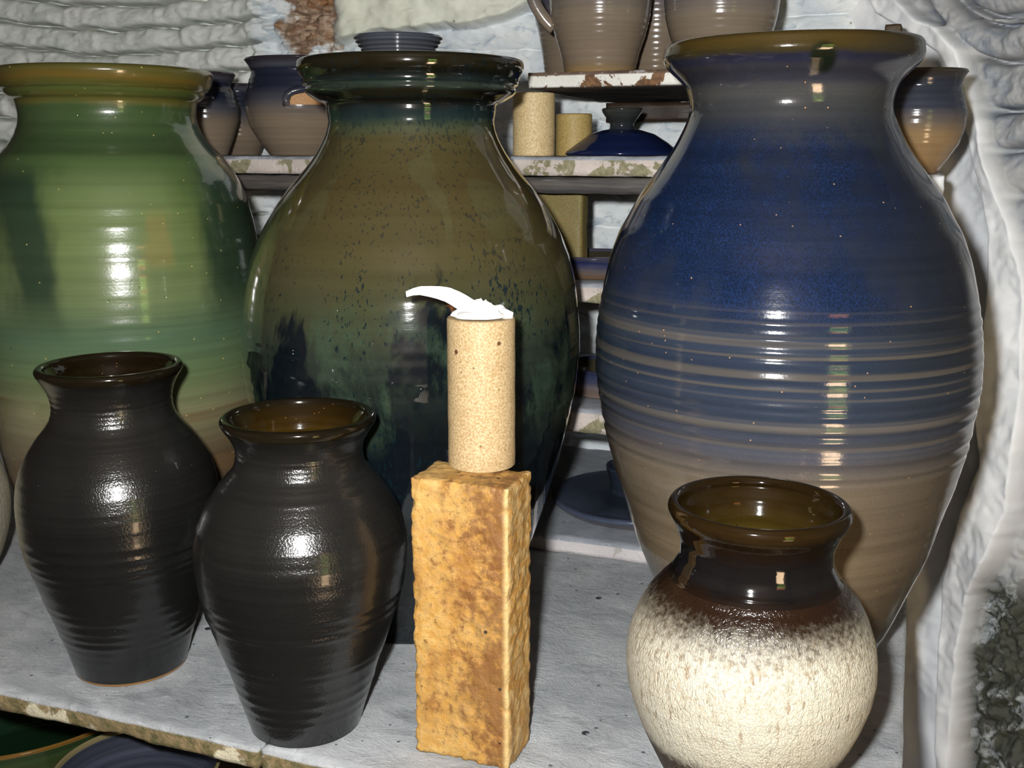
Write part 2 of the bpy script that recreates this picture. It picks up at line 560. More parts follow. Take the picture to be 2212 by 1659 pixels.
ost = [(oz(1350), srgb(26, 22, 20)), (oz(1000), srgb(20, 21, 23)), (oz(900), srgb(34, 42, 42)), (oz(780), srgb(58, 68, 58)), (oz(680), srgb(82, 86, 60)), (oz(560), srgb(98, 90, 58)), (oz(400), srgb(100, 88, 54)),
       (oz(300), srgb(98, 90, 56)), (oz(272), srgb(84, 92, 66)), (oz(255), srgb(46, 66, 62)), (oz(232), srgb(34, 48, 50)), (oz(218), srgb(28, 24, 14)), (oz(195), srgb(26, 20, 10)), (oz(180), srgb(58, 72, 60)), (oz(168), srgb(36, 50, 50)), (oz(152), srgb(26, 24, 14)), (oz(125), srgb(40, 36, 20))]
M_olive = glaze('olive_glaze', olive, ost, warp=.010, ringamt=.10, blot=7, rough=.07, extra=olive_extra, bumpy=.05, rough_var=.02, pock=.10, gain=.42, coat=.6)
M_olive_in = glaze('olive_glaze_inside', olive, [(0, srgb(50, 44, 24)), (1, srgb(50, 44, 24))], rough=.15)
olive.build('lidded_jar', 'big glossy olive-brown jar with black double-flanged rim, behind the stone block', 'jar', M_olive_in,
            [('body', oz(292), M_olive), ('neck', oz(212), M_olive), ('rim', None, M_olive)],
            rings=[(oz(1000), oz(720), .0004, .016), (oz(700), oz(300), .00012, .02)], rim=.009, wall=.011, seed=3, grooves=[(oz(173), .004, .003), (oz(216), .005, .003)])

# ------------------------------------------------------------------ the blue jar
blue = Pot((1688, 1408), BLUE_L, BLUE_R)
bz = blue.zf


def blue_extra(b, P, z, c, n1, n2):
    x = across(b, P, z, blue)
    nv = b.noise(b.scale(P, (1, 1, .8)), 8, 5, .65)
    cob = b.mul(b.smooth(nv, .38, .54), b.mul(b.smooth(z, bz(760), bz(640)), b.smooth(z, bz(235), bz(330))))
    c = b.mix(b.mul(cob, .8), c, srgb(30, 52, 94))
    g1 = b.noise(P, 760, 3, .65)
    g2 = b.noise(P, 60, 4, .65)
    c = b.mix(b.mul(b.smooth(g1, .46, .62), b.add(.12, b.mul(cob, .45))), c, srgb(26, 32, 40))
    c = b.mix(b.mul(b.mul(b.smooth(g1, .50, .38), cob), b.smooth(g2, .4, .6, .15, .6)), c, srgb(44, 76, 140))
    gr = b.mul(b.smooth(x, .03, .13), b.smooth(z, bz(960), bz(700), .5, 1))  # right side greyed: its shaded look put into the colour
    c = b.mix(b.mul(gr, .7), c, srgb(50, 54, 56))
    # bare ribs showing taupe between blue bands
    st = b.noise(b.scale(P, (.5, .5, 120)), 1.0, 2, .5)
    ribs = b.mul(b.smooth(st, .50, .63), b.mul(b.smooth(z, bz(1080), bz(960)), b.smooth(z, bz(640), bz(760))))
    c = b.mix(b.mul(ribs, .6), c, srgb(138, 128, 114))
    # dark run under the rim and one thick drip
    drip = b.mul(b.smooth(z, bz(186), bz(170)), b.smooth(z, bz(120), bz(150)))
    c = b.mix(b.mul(drip, .45), c, srgb(28, 36, 70))
    gx = b.sub(x, .026); gzz = b.sub(z, bz(122))
    dd = b.math('SQRT', b.add(b.mul(gx, gx), b.mul(b.mul(gzz, gzz), .8)))
    return b.mix(b.smooth(dd, .0125, .007), c, srgb(34, 40, 24))


bst = [(bz(1480), srgb(118, 100, 78)), (bz(1240), srgb(166, 146, 116)), (bz(1060), srgb(156, 140, 118)), (bz(980), srgb(100, 102, 114)), (bz(900), srgb(72, 83, 102)), (bz(800), srgb(64, 77, 99)), (bz(720), srgb(68, 79, 97)),
       (bz(640), srgb(50, 62, 88)), (bz(420), srgb(42, 54, 78)), (bz(330), srgb(54, 62, 76)), (bz(260), srgb(74, 78, 84)), (bz(190), srgb(92, 92, 92)), (bz(140), srgb(90, 86, 84)), (bz(118), srgb(46, 50, 78)), (bz(100), srgb(74, 64, 34)), (bz(76), srgb(96, 78, 36))]
M_blue = glaze('blue_glaze', blue, bst, warp=.010, ringamt=.18, blot=8, rough=.11, speck=(110, .075, .3, srgb(150, 116, 84)), extra=blue_extra, bumpy=.1, ringscale=110, ringwarp=.006, gain=.38, coat=.3, coat_rough=.04)
M_blue_in = glaze('blue_glaze_inside', blue, [(0, srgb(70, 60, 34)), (1, srgb(80, 66, 34))], rough=.15)
blue.build('stoneware_jar', 'cobalt blue jar fading to taupe, with ribbed rings and a dark drip under its rim', 'jar', M_blue_in,
           [('body', bz(300), M_blue), ('neck', bz(165), M_blue), ('rim', None, M_blue)],
           rings=[(bz(1060), bz(680), .0010, .0105), (bz(1300), bz(1060), .0003, .015), (bz(640), bz(400), .0002, .02)], rim=.010, wall=.012, seed=4, rim_tilt=.012)

# ------------------------------------------------------------------ two black vases
def black_vase(base, L, R, label, seed, inner_col, foot):
    p = Pot(base, L, R)
    zf = p.zf

    def ex(b, P, z, c, n1, n2):
        bare = b.mul(b.smooth(z, .0035, .0022), foot)
        return b.mix(bare, c, srgb(190, 140, 80))
    ht = p.Z[-1]
    m = glaze('black_glaze_%d' % seed, p, [(0, srgb(34, 36, 36)), (ht * .5, srgb(34, 34, 33)), (ht * .85, srgb(46, 45, 43)), (ht * .96, srgb(34, 33, 31)), (ht, srgb(16, 14, 10))], ringamt=.18, ringscale=220,
              rough=.22, bumpy=.5, ringbump=.35, extra=ex, bscale=110, gain=.42, coat=.35, coat_rough=.10, speck=(190, .07, .1, srgb(90, 84, 74)))
    mr = glaze('black_rim_glaze_%d' % seed, p, [(0, srgb(22, 18, 10)), (ht, srgb(20, 16, 8))], rough=.10, bumpy=.05)
    mi = glaze('brown_inside_glaze_%d' % seed, p, [(0, inner_col), (ht * .8, inner_col), (ht, srgb(30, 22, 8))], ringamt=.4, rough=.09, bumpy=.06, speck=(260, .12, .2, srgb(120, 80, 30)), gain=.42)
    p.build('matt_vase', label, 'vase', mi, [('body', p.zf(L[7][1] + 12), m), ('neck', ht - .006, m), ('rim', None, mr)],
            rings=[(ht * .08, ht * .28, .0006, .011), (ht * .36, ht * .5, .0008, .0105), (ht * .55, ht * .72, .0003, .01), (ht * .78, ht * .93, .0004, .006)], rim=.0075, wall=.0075, seed=seed, wob=.003, lip=.55)
    return p


va = black_vase((279, 1430), VA_L, VA_R, 'matt black vase standing in front of the green jar, its mouth black inside', 5, srgb(52, 38, 14), 1.0)
vb = black_vase((664, 1554), VB_L, VB_R, 'matt black vase beside the ochre stone block, its mouth amber-brown inside', 6, srgb(104, 76, 22), 0.0)

# ------------------------------------------------------------------ white crackled vase
wv = Pot((1612, 1735), WV_L, WV_R)
wz = wv.zf
wh = wv.Z[-1]


def crackle(name, pot, topz, fadez, cream, footz=None):
    b = NB(name)
    P = b.coord()
    z = b.n('SeparateXYZ', {0: P}).outputs[2]
    v = b.voro(b.scale(P, (1, 1, .6)), 480, 'DISTANCE_TO_EDGE').outputs['Distance']
    v2 = b.voro(b.scale(P, (1, 1, .42)), 300, 'DISTANCE_TO_EDGE').outputs['Distance']
    nz = b.noise(P, 260, 4, .65)
    nl = b.noise(P, 22, 4, .6)
    crack = b.mul(b.smooth(v2, .10, .0), b.smooth(nl, .42, .62))
    fz = b.add(z, b.mul(b.sub(nz, .5), .022))
    f = b.smooth(fz, fadez, topz)
    mott = b.mul(b.smooth(nz, .5, .62), b.smooth(z, fadez - .05, topz - .005, .12, .9))
    c = b.mix(b.mul(b.smooth(b.noise(P, 8, 3), .35, .7), .5), cream, srgb(206, 196, 168))
    c = b.mix(b.mul(mott, .55), c, srgb(132, 112, 84))
    c = b.mix(b.mul(crack, .45), c, srgb(176, 146, 100))
    c = b.mix(f, c, srgb(44, 28, 18))
    if footz:
        c = b.mix(b.smooth(fz, footz + .012, footz - .006), c, srgb(74, 58, 40))
    dr = b.noise(b.scale(P, (1, 1, .28)), 210, 4, .65)
    dz_ = b.mul(b.smooth(z, fadez - .075, fadez - .03), 1.0)
    c = b.mix(b.mul(b.mul(b.smooth(dr, .58, .66), b.mul(dz_, b.sub(1.0, f))), .6), c, srgb(150, 118, 78))
    c = b.mix(1.0, c, (.52, .52, .515, 1), 'MULTIPLY')
    h = b.add(b.mul(b.smooth(v, 0, .16), .35), b.add(b.mul(b.smooth(v2, 0, .14), .25), b.add(b.mul(nz, .8), b.mul(b.smooth(dr, .62, .5), .5))))
    bs = b.lin(f, 0, 1, .75, .35)
    nb_ = b.n('Bump', {'Height': h, 'Strength': bs, 'Distance': .0009}).outputs[0]
    b.bsdf(c, b.lin(f, 0, 1, .62, .18), nb_, .4)
    return b.m


M_crackle = crackle('cream_crackle', wv, wz(1345), wz(1482), srgb(240, 233, 212), wz(1690))
M_wneck = glaze('tenmoku_glaze', wv, [(wz(1330), srgb(36, 24, 16)), (wz(1290), srgb(26, 24, 24)), (wz(1240), srgb(28, 26, 26)), (wz(1200), srgb(30, 18, 10)), (wz(1182), srgb(32, 22, 9)), (wh, srgb(44, 31, 12))],
                ringamt=.3, rough=.06, bumpy=.05, blot=26, warp=.016, gain=.5)
M_win = glaze('amber_inside', wv, [(0, srgb(128, 112, 36)), (wh * .75, srgb(104, 88, 30)), (wh * .93, srgb(62, 47, 19)), (wh, srgb(46, 33, 13))], ringamt=.3, rough=.07, bumpy=.06, blot=14, speck=(150, .1, .1, srgb(30, 24, 10)), gain=.42)
wv.build('crackled_vase', 'round cream vase with rough crackled body and glossy dark brown neck', 'vase', M_win,
         [('body', wz(1318), M_crackle), ('neck', wh - .010, M_wneck), ('rim', None, M_wneck)],
         rings=[(wz(1345), wz(1300), .0007, .0048)], rim=.0085, wall=.008, seed=8, wob=.003, lip=.7)

# grey stone vase that only shows its shoulder at the edge of the frame
GS_R = [(-118, 905), (-110, 915), (-120, 935), (-70, 950), (-30, 965), (0, 983), (9, 999), (19, 1020), (27, 1042), (31, 1075), (31, 1100), (29, 1130), (24, 1152), (18, 1171), (9, 1194), (-2, 1214), (-24, 1250), (-60, 1300)]
GSX = -215
GS_L = [(2 * GSX - x + (y - 1100) * .1, y) for x, y in GS_R]
gs = Pot((GSX + 12, 1305), GS_L, GS_R)
M_gs = crackle('grey_crackle', gs, gs.Z[-1] * .97, gs.Z[-1] * .9, srgb(196, 190, 168))
M_gs_neck = glaze('brown_neck_glaze', gs, [(0, srgb(40, 28, 18)), (1, srgb(40, 28, 18))], rough=.1)
gs.build('crackled_vase', 'rough grey-beige vase beside the black-mouthed vase, mostly cut off by the edge', 'vase', M_gs_neck,
         [('body', gs.zf(945), M_gs), ('rim', None, M_gs_neck)], rim=.007, wall=.008, seed=9)

# ------------------------------------------------------------------ ochre stone block, prop and paper
pa = ground(897, 1622); pb = ground(1098, 1668); pc = ground(1157, 1603)
bx = (pb - pa); bl = np.linalg.norm(bx); bx /= bl
by = np.array([-bx[1], bx[0], 0]); bd = float((pc - pb) @ by)
bd = max(bd, .05)
q = ray(1090, 1057); tt = ((pb - CAM)[:2] @ q[:2]) / (q[:2] @ q[:2]); bh = (CAM + q * tt)[2]
BV, BF = slab(bl, bd, bh, 40, 26, 110, amp=.0011, freq=95, chip=.0085, seed=3)


def brick_material():
    b = NB('ochre_firebrick')
    P = b.coord()
    n1 = b.noise(P, 15, 5, .62, .25)
    n2 = b.noise(P, 60, 5, .6)
    n3 = b.noise(b.scale(P, (1, 1, .8), loc=(.3, .1, .2)), 9, 4, .6)
    n4 = b.noise(P, 220, 3, .6)
    s0 = b.n('SeparateXYZ', {0: P})
    n5 = b.noise(P, 130, 5, .65)
    c = b.mix(b.smooth(n5, .38, .62), srgb(214, 160, 78), srgb(236, 194, 118))
    c = b.mix(b.mul(b.smooth(b.add(b.mul(n1, .6), b.mul(n5, .4)), .46, .60), .8), c, srgb(166, 106, 42))
    rgt = b.add(b.mul(b.lin(s0.outputs[0], 0, bl, -.07, .045), 1.0), b.mul(b.lin(s0.outputs[2], 0, bh, .03, -.01), 1.0))
    bn = b.add(b.add(b.mul(n3, .62), b.mul(n5, .38)), rgt)
    c = b.mix(b.mul(b.smooth(bn, .48, .60), .8), c, srgb(130, 82, 40))
    pale = b.noise(b.scale(P, (1, 1, 1), loc=(4, 2, 7)), 13, 4, .6)
    c = b.mix(b.mul(b.smooth(b.sub(pale, rgt), .56, .66), .55), c, srgb(240, 200, 124))
    c = b.mix(b.mul(b.smooth(n4, .60, .72), .6), c, srgb(110, 76, 36))
    ss = b.n('SeparateXYZ', {0: P})
    side = b.smooth(ss.outputs[0], bl - .004, bl - .0005)
    c = b.mix(b.mul(side, .7), c, b.mix(b.smooth(n5, .4, .6), srgb(206, 152, 72), srgb(242, 206, 140)))
    edge = b.mul(b.smooth(ss.outputs[0], bl - .006, bl - .001), b.smooth(ss.outputs[1], .006, .001))
    c = b.mix(b.mul(edge, .8), c, srgb(238, 206, 140))
    c = b.mix(b.specks(P, 95, .16, .12), c, srgb(64, 48, 30))
    c = b.mix(1.0, c, (.60, .60, .60, 1), 'MULTIPLY')
    h = b.add(b.mul(n2, 1.0), b.mul(n4, .6))
    h = b.add(h, n5)
    nb_ = b.bump(h, .8, .0016)
    b.bsdf(c, .62, nb_, .4)
    return b.m


brick = mesh_obj('stone_block', [v - np.array([0, 0, -bh]) for v in BV], BF, brick_material())
ang = math.atan2(bx[1], bx[0])
brick.location = pa; brick.rotation_euler = (0, 0, ang)
tag(brick, 'upright ochre-brown rough firebrick carrying the tan cylinder with paper on it', 'block')


def prop_material(name, base, dark, spot=.12, gain=1.0):
    b = NB(name)
    P = b.coord()
    n1 = b.noise(P, 620, 3, .65)
    n2 = b.noise(P, 40, 4, .6)
    c = b.mix(b.smooth(n1, .38, .62), base, dark)
    c = b.mix(b.mul(b.smooth(n2, .55, .75), .4), c, srgb(150, 108, 62))
    c = b.mix(b.specks(P, 62, .12, spot * 2.2), c, srgb(104, 70, 46))
    c = b.mix(b.mul(b.specks(P, 210, .2, .10), .7), c, srgb(120, 84, 52))
    c = b.mix(1.0, c, (gain, gain, gain, 1), 'MULTIPLY')
    b.bsdf(c, .55, b.bump(n1, .35, .0008), .35)
    return b.m


def prop_tube(name, base, r, h, mat, label, cat, z0, segs=64):
    prof = [(r * .45, .0), (r - .0015, 0), (r, .0015)] + [(r * (1 + .004 * math.sin(k * 1.7)), h * k / 12) for k in range(1, 12)] + [(r, h - .0015), (r - .0012, h), (r * .62, h), (r * .58, h - .002), (r * .45, h - .06 if h > .08 else h * .4), (r * .45, 0)]
    V = []
    for pr, pz in prof:
        for k in range(segs):
            a = 2 * math.pi * k / segs
            V.append((pr * math.cos(a), pr * math.sin(a), pz))
    o = mesh_obj(name, V, grid_faces(len(prof), segs, True), mat)
    bv = o.modifiers.new('soft', 'WEIGHTED_NORMAL')
    o.location = (base[0], base[1], z0)
    return tag(o, label, cat)


btop = bh
cbase = ground(1041, 1003, btop)
# radius from its width
dep = (cbase - CAM) @ FWD
cr = 72.0 / F * dep * 1.0
qt = ray(1041, 684); tt = ((cbase - CAM)[:2] @ qt[:2]) / (qt[:2] @ qt[:2]); ctop = (CAM + qt * tt)[2]
M_prop = prop_material('speckled_tan_clay', srgb(224, 200, 156), srgb(192, 158, 108), gain=.60)
prop_tube('kiln_prop', cbase, cr, ctop - btop, M_prop, 'speckled tan clay cylinder standing on the ochre block, white paper in its top', 'prop', btop)


def paper_material():
    b = NB('white_paper')
    P = b.coord()
    b.bsdf(srgb(240, 240, 238), .6, b.bump(b.noise(P, 200, 3), .2, .0006), .3)
    return b.m


M_paper = paper_material()
pr_root = empty('torn_paper', (cbase[0], cbase[1], ctop), 'crumpled white paper tuck with a long curled strip on the tan cylinder', 'paper')
V = []; rngp = np.random.default_rng(5)
nr, ns = 14, 56
for i in range(nr):
    t = i / (nr - 1)
    for k in range(ns):
        a = 2 * math.pi * k / ns
        nn = mnoise.noise(Vector((math.cos(a) * 1.6, math.sin(a) * 1.6, t * 2.5)))
        n2 = mnoise.noise(Vector((math.cos(a) * 5, math.sin(a) * 5, t * 6 + 4)))
        rad = cr * (.80 + .16 * nn) * t + .0001
        hgt = .0105 * (1 - t) ** .6 * (1 + .5 * nn) + .004 * n2 * (1 - abs(2 * t - 1)) + .0012
        V.append((rad * math.cos(a), rad * math.sin(a), max(hgt, .0004)))
Fp = grid_faces(nr, ns, True)
# torn corner flap
mesh_obj('wad', V, Fp, M_paper, pr_root, smooth=False)
e = pr_root.location


def strip(points, widths, thick, name):
    V = []; n = len(points)
    pts = [np.asarray(p) for p in points]
    for i, p in enumerate(pts):
        t = pts[min(i + 1, n - 1)] - pts[max(i - 1, 0)]
        t /= np.linalg.norm(t)
        side = np.array([.0, .82, .57]); side -= t * (side @ t); side /= np.linalg.norm(side)
        nn = np.cross(t, side)
        w = widths[i]
        for sgn, tk in ((-1, -1), (1, -1), (1, 1), (-1, 1)):
            V.append(p + side * w * .5 * sgn + nn * thick * .5 * tk)
    Fc = grid_faces(n, 4, True) + [(3, 2, 1, 0), tuple((n - 1) * 4 + k for k in range(4))]
    return mesh_obj(name, V, Fc, M_paper, pr_root, smooth=False)


def loc_at(px, py):
    r = ray(px, py); t = ((cbase - CAM)[:2] @ r[:2]) / (r[:2] @ r[:2])
    return CAM + r * t - np.array([cbase[0], cbase[1], ctop])


sp_pts = [loc_at(*p) for p in densify([(1030, 672), (1014, 664), (1000, 655), (984, 646), (966, 638), (946, 634), (926, 632), (906, 631), (890, 634), (874, 640)], 5)]
sp_pts = [p + np.array([0, .012 * (i / len(sp_pts)), 0]) for i, p in enumerate(sp_pts)]
ww = np.interp(np.linspace(0, 1, len(sp_pts)), [0, .25, .6, 1], [.020, .0185, .0125, .006])
strip(sp_pts, ww, .0006, 'curled_strip')
fl = [loc_at(*p) for p in [(1070, 680), (1082, 678), (1096, 677), (1108, 679)]]
strip([p + np.array([0, -.006, 0]) for p in fl], [.012, .012, .010, .006], .0008, 'torn_corner')
fl = [loc_at(*p) for p in [(1040, 676), (1043, 668), (1047, 662), (1050, 656)]]
strip([p + np.array([0, -.004, 0]) for p in fl], [.014, .012, .007, .002], .0008, 'torn_corner')

# ================================================================== shelving
M_table = paint_mat('table_paint', srgb(196, 201, 210), srgb(176, 181, 190), srgb(136, 140, 146), scale=9, bumps=.8)


def edge_material(name, paint, under, thr=.5, scale=26, axis_thick=.02, top=None, spread=.03, under_z=None):
    """painted slab whose front edge shows flaked stone; the top keeps its paint"""
    b = NB(name)
    P = b.coord()
    ss = b.n('SeparateXYZ', {0: P})
    z = ss.outputs[2]
    n1 = b.noise(P, scale, 5, .6, .3)
    n2 = b.noise(P, scale * 4, 5, .65)
    n3 = b.noise(P, 9, 5, .65)
    c0 = b.mix(b.smooth(n3, .35, .65), top[0], top[1]) if top else paint
    if top:
        c0 = b.mix(b.mul(b.smooth(b.noise(b.scale(P, (.6, 1.5, 1)), 24, 7, .75, .8), .50, .70), .6), c0, top[2])
        c0 = b.mix(b.mul(b.smooth(b.noise(b.scale(P, (.7, 1.5, 1)), 60, 6, .75, .4), .56, .68), .5), c0, srgb(214, 216, 217))
        c0 = b.mix(b.mul(b.specks(P, 110, .2, .07), .85), c0, srgb(72, 80, 88))
        sp2 = b.mul(b.specks(P, 46, .16, .06), b.smooth(n2, .35, .5))
        c0 = b.mix(sp2, c0, srgb(40, 46, 54))
    und = b.mix(b.smooth(n2, .35, .65), under[0], under[1])
    ce = b.mix(b.smooth(n1, thr, thr + spread), und, paint)
    isedge = b.smooth(z, -.0032, -.0052)
    c = b.mix(isedge, c0, ce)
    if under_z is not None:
        c = b.mix(b.smooth(z, under_z + .003, under_z + .0008), c, srgb(44, 34, 28))  # underside painted dark for the shade beneath the shelf
    h = b.add(b.mul(n1, .5), b.mul(n2, .5))
    nb_ = b.bump(h, .6, .003)
    nb_ = b.bump(b.noise(b.scale(P, (.8, 1.25, 1)), 30, 8, .78, .5), .8, .009, nb_)
    nb_ = b.bump(b.noise(P, 180, 4, .7), .5, .0012, nb_)
    b.bsdf(c, .72, nb_, .3)
    return b.m


TOPC = (srgb(188, 191, 193), srgb(160, 164, 167), srgb(112, 116, 120))
M_tab = edge_material('table_slab', srgb(204, 196, 170), (srgb(94, 90, 58), srgb(146, 126, 92)), thr=.57, scale=20, top=TOPC, spread=.05)
# table front edge through two measured points
f0 = ground(0, 1492); f1 = ground(560, 1617)
tx = (f1 - f0); tx /= np.linalg.norm(tx)
ty = np.array([-tx[1], tx[0], 0])
tang = math.atan2(tx[1], tx[0])
TT = .019
split = float((f1 - f0) @ tx)
rt = ground(1948, 1640); rlen = float((rt - f0) @ tx)
depthT = .62


def place_slab(name, origin, ang, L, D, T, mat, label, cat, nx, ny, nz, amp, freq, chip, seed, group=None):
    V, Fc = slab(L, D, T, nx, ny, nz, amp, freq, chip, seed)
    o = mesh_obj(name, V, Fc, mat)
    o.location = origin; o.rotation_euler = (0, 0, ang)
    return tag(o, label, cat, group)


lft = -.75
place_slab('shelf_slab', f0 + tx * lft, tang, split - lft - .002, depthT, TT, M_tab,
           'grey-white painted stone slab under the black vases, its mossy front edge chipped', 'slab', 150, 60, 5, .0016, 26, .006, 1)
place_slab('shelf_slab', f0 + tx * (split + .001), tang, rlen - split, depthT, TT, M_tab,
           'grey-white painted stone slab under the ochre block and the cream vase', 'slab', 130, 70, 5, .0010, 26, .006, 2)

M_shelf_a = edge_material('step_edge', srgb(212, 206, 206), (srgb(176, 172, 160), srgb(196, 190, 184)), thr=.40, scale=30, top=(srgb(170, 174, 182), srgb(150, 156, 164), srgb(118, 124, 130)))
M_shelf_b = edge_material('flaked_edge', srgb(206, 194, 186), (srgb(132, 128, 98), srgb(160, 152, 124)), thr=.49, scale=34, top=(srgb(176, 180, 186), srgb(156, 162, 170), srgb(120, 126, 130)))
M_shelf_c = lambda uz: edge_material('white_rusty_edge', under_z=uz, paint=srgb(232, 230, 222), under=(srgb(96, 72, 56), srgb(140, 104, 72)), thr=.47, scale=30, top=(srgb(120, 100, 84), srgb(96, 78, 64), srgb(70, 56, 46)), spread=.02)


def zat(px, py, d): return on_plane(px, py, d)[1]
def sat(px, py, d): return on_plane(px, py, d)[0]


WALLD = .40
step_top = zat(1300, 1172, 0.0)
SD = .03


SEND = sat(1880, 600, SD)


def shelf(zt, zb, s0, s1, mat, label, seed, d0=SD, d1=WALLD + .012, nx=90):
    return place_slab('kiln_shelf', sh(s0, d0, zt), -YAW, s1 - s0, d1 - d0, zt - zb, mat, label, 'shelf', nx, 22, 4, .0012, 30, .005, seed)


place_slab('kiln_shelf', sh(-.62, 0, step_top), -YAW, .62 + sat(1800, 1250, 0), WALLD + .01, step_top - .0005, M_shelf_a, 'low painted shelf step lying on the slab, carrying the blue cup-knobbed lid', 'shelf', 90, 30, 4, .0008, 30, .004, 11)
z1t, z1b = zat(1265, 886, SD), zat(1265, 937, SD)
z2t, z2b = zat(1280, 614, SD), zat(1280, 656, SD)
z3t, z3b = zat(1280, 338, SD), zat(1280, 381, SD)
z4t, z4b = zat(1300, 152, SD), zat(1300, 190, SD)
shelf(z1t, z1b, -.62, SEND, M_shelf_b, 'second shelf up from the slab, showing between the olive and blue jars', 12)
shelf(z2t, z2b, -.62, SEND, M_shelf_b, 'third shelf up, under the shallow brown-blue bowl', 13)
shelf(z3t, z3b, -.62, SEND, M_shelf_b, 'long flaked shelf at jar-neck height carrying three pots and the tan cylinders', 14)
s4 = sat(1140, 170, SD)
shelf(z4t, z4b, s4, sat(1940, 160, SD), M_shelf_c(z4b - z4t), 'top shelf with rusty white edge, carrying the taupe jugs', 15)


def wood_mat(name, a, c2):
    b = NB(name)
    P = b.coord()
    n1 = b.noise(b.scale(P, (3, 40, 60)), 1.4, 5, .65)
    c = b.mix(b.smooth(n1, .35, .65), a, c2)
    c = b.mix(b.mul(b.smooth(b.noise(b.scale(P, (14, 60, 90)), 1.0, 3), .62, .7), .6), c, srgb(140, 142, 144))
    b.bsdf(c, .45, b.bump(n1, .6, .003), .4)
    return b.m


M_slate = wood_mat('weathered_dark_wood', srgb(58, 56, 56), srgb(92, 86, 80))
M_beam = wood_mat('shade_dark_wood', srgb(40, 30, 22), srgb(58, 44, 34))
z3c = zat(1280, 416, SD + .02)
place_slab('wooden_batten', sh(-.60, SD + .012, z3b - .0015), -YAW, SEND + .58, .05, z3b - z3c, M_slate, 'weathered dark wooden batten under the jar-neck shelf', 'batten', 80, 6, 4, .0012, 30, .004, 21)
zbm = zat(1340, 262, WALLD - .05)  # added batten, partly standing for the shadow on the wall under the shelf
place_slab('wooden_batten', sh(s4 + .004, WALLD - .055, z4b - .0015), -YAW, SEND - s4 - .006, .05, z4b - zbm, M_beam, 'added dark brown batten standing partly for the shadow under the top shelf', 'batten', 60, 5, 4, .001, 30, .004, 22)

# olive-brown board standing on the third shelf
M_board = prop_material('olive_clay_board', srgb(124, 112, 66), srgb(106, 94, 52), .06)
bs0 = sat(1120, 480, .10); bs1 = sat(1257, 480, .10)
bt = zat(1240, 404, .10)
BVv, BFf = slab(bs1 - bs0, .03, bt - z2t, 18, 6, 24, .0008, 40, .007, 31)
bo = mesh_obj('clay_board', [v + np.array([0, 0, bt - z2t]) for v in BVv], BFf, M_board)
bo.location = sh(bs0, .10, z2t); bo.rotation_euler = (0, 0, -YAW)
tag(bo, 'upright olive-brown clay board standing behind the olive jar shoulder', 'board')

# two clay cylinders holding up the top shelf
M_prop2 = prop_material('pale_clay', srgb(206, 186, 144), srgb(178, 152, 104), .05)
M_prop3 = prop_material('olive_clay', srgb(170, 148, 92), srgb(146, 124, 72), .04)


def shelf_spot(px, d, z):
    """point on a shelf of height z seen in column px at depth d behind the front"""
    r = ray(px, HOR)
    t = ((P0 + NRM * d - CAM) @ NRM) / (r @ NRM)
    p = CAM + r * t
    p[2] = z
    return p


def px_r(p, halfpx): return halfpx / F * ((p - CAM) @ FWD)


c1 = shelf_spot(1153, SD + .055, z3t)
prop_tube('kiln_prop', c1, px_r(c1, 45), z4b - z3t - .0008, M_prop2, 'pale tan clay cylinder between the jar-neck shelf and the top shelf', 'prop', z3t)
c2 = shelf_spot(1239, SD + .11, z3t)
q2 = ray(1239, 246); t2 = ((c2 - CAM)[:2] @ q2[:2]) / (q2[:2] @ q2[:2])
prop_tube('kiln_prop', c2, px_r(c2, 39), (CAM + q2 * t2)[2] - z3t, M_prop3, 'shorter yellowish clay cylinder beside the domed blue lid', 'prop', z3t)

# dark clay wedge peeping over the blue jar's rim
wp = shelf_spot(1884, SD + .12, z4t)
WV_, WF_ = slab(px_r(wp, 46), .04, .085, 10, 8, 16, .0012, 60, .010, 71)
wo = mesh_obj('clay_wedge', [np.array([p_[0] * (1 - .25 * max(0, p_[2] + .085) / .085) + .004 * max(0, p_[2] + .085) / .085, p_[1], p_[2] + .085]) for p_ in WV_], WF_, prop_material('dark_brown_clay', srgb(72, 58, 36), srgb(56, 44, 28), .03))
wtop = ray(1905, 52); wt_ = ((wp - CAM)[:2] @ wtop[:2]) / (wtop[:2] @ wtop[:2])
wo.scale = (1, 1, ((CAM + wtop * wt_)[2] - z4t) / .085)
wo.location = wp; wo.rotation_euler = (0, 0, -YAW)
tag(wo, 'small dark brown clay wedge peeping over the blue jar rim', 'wedge')

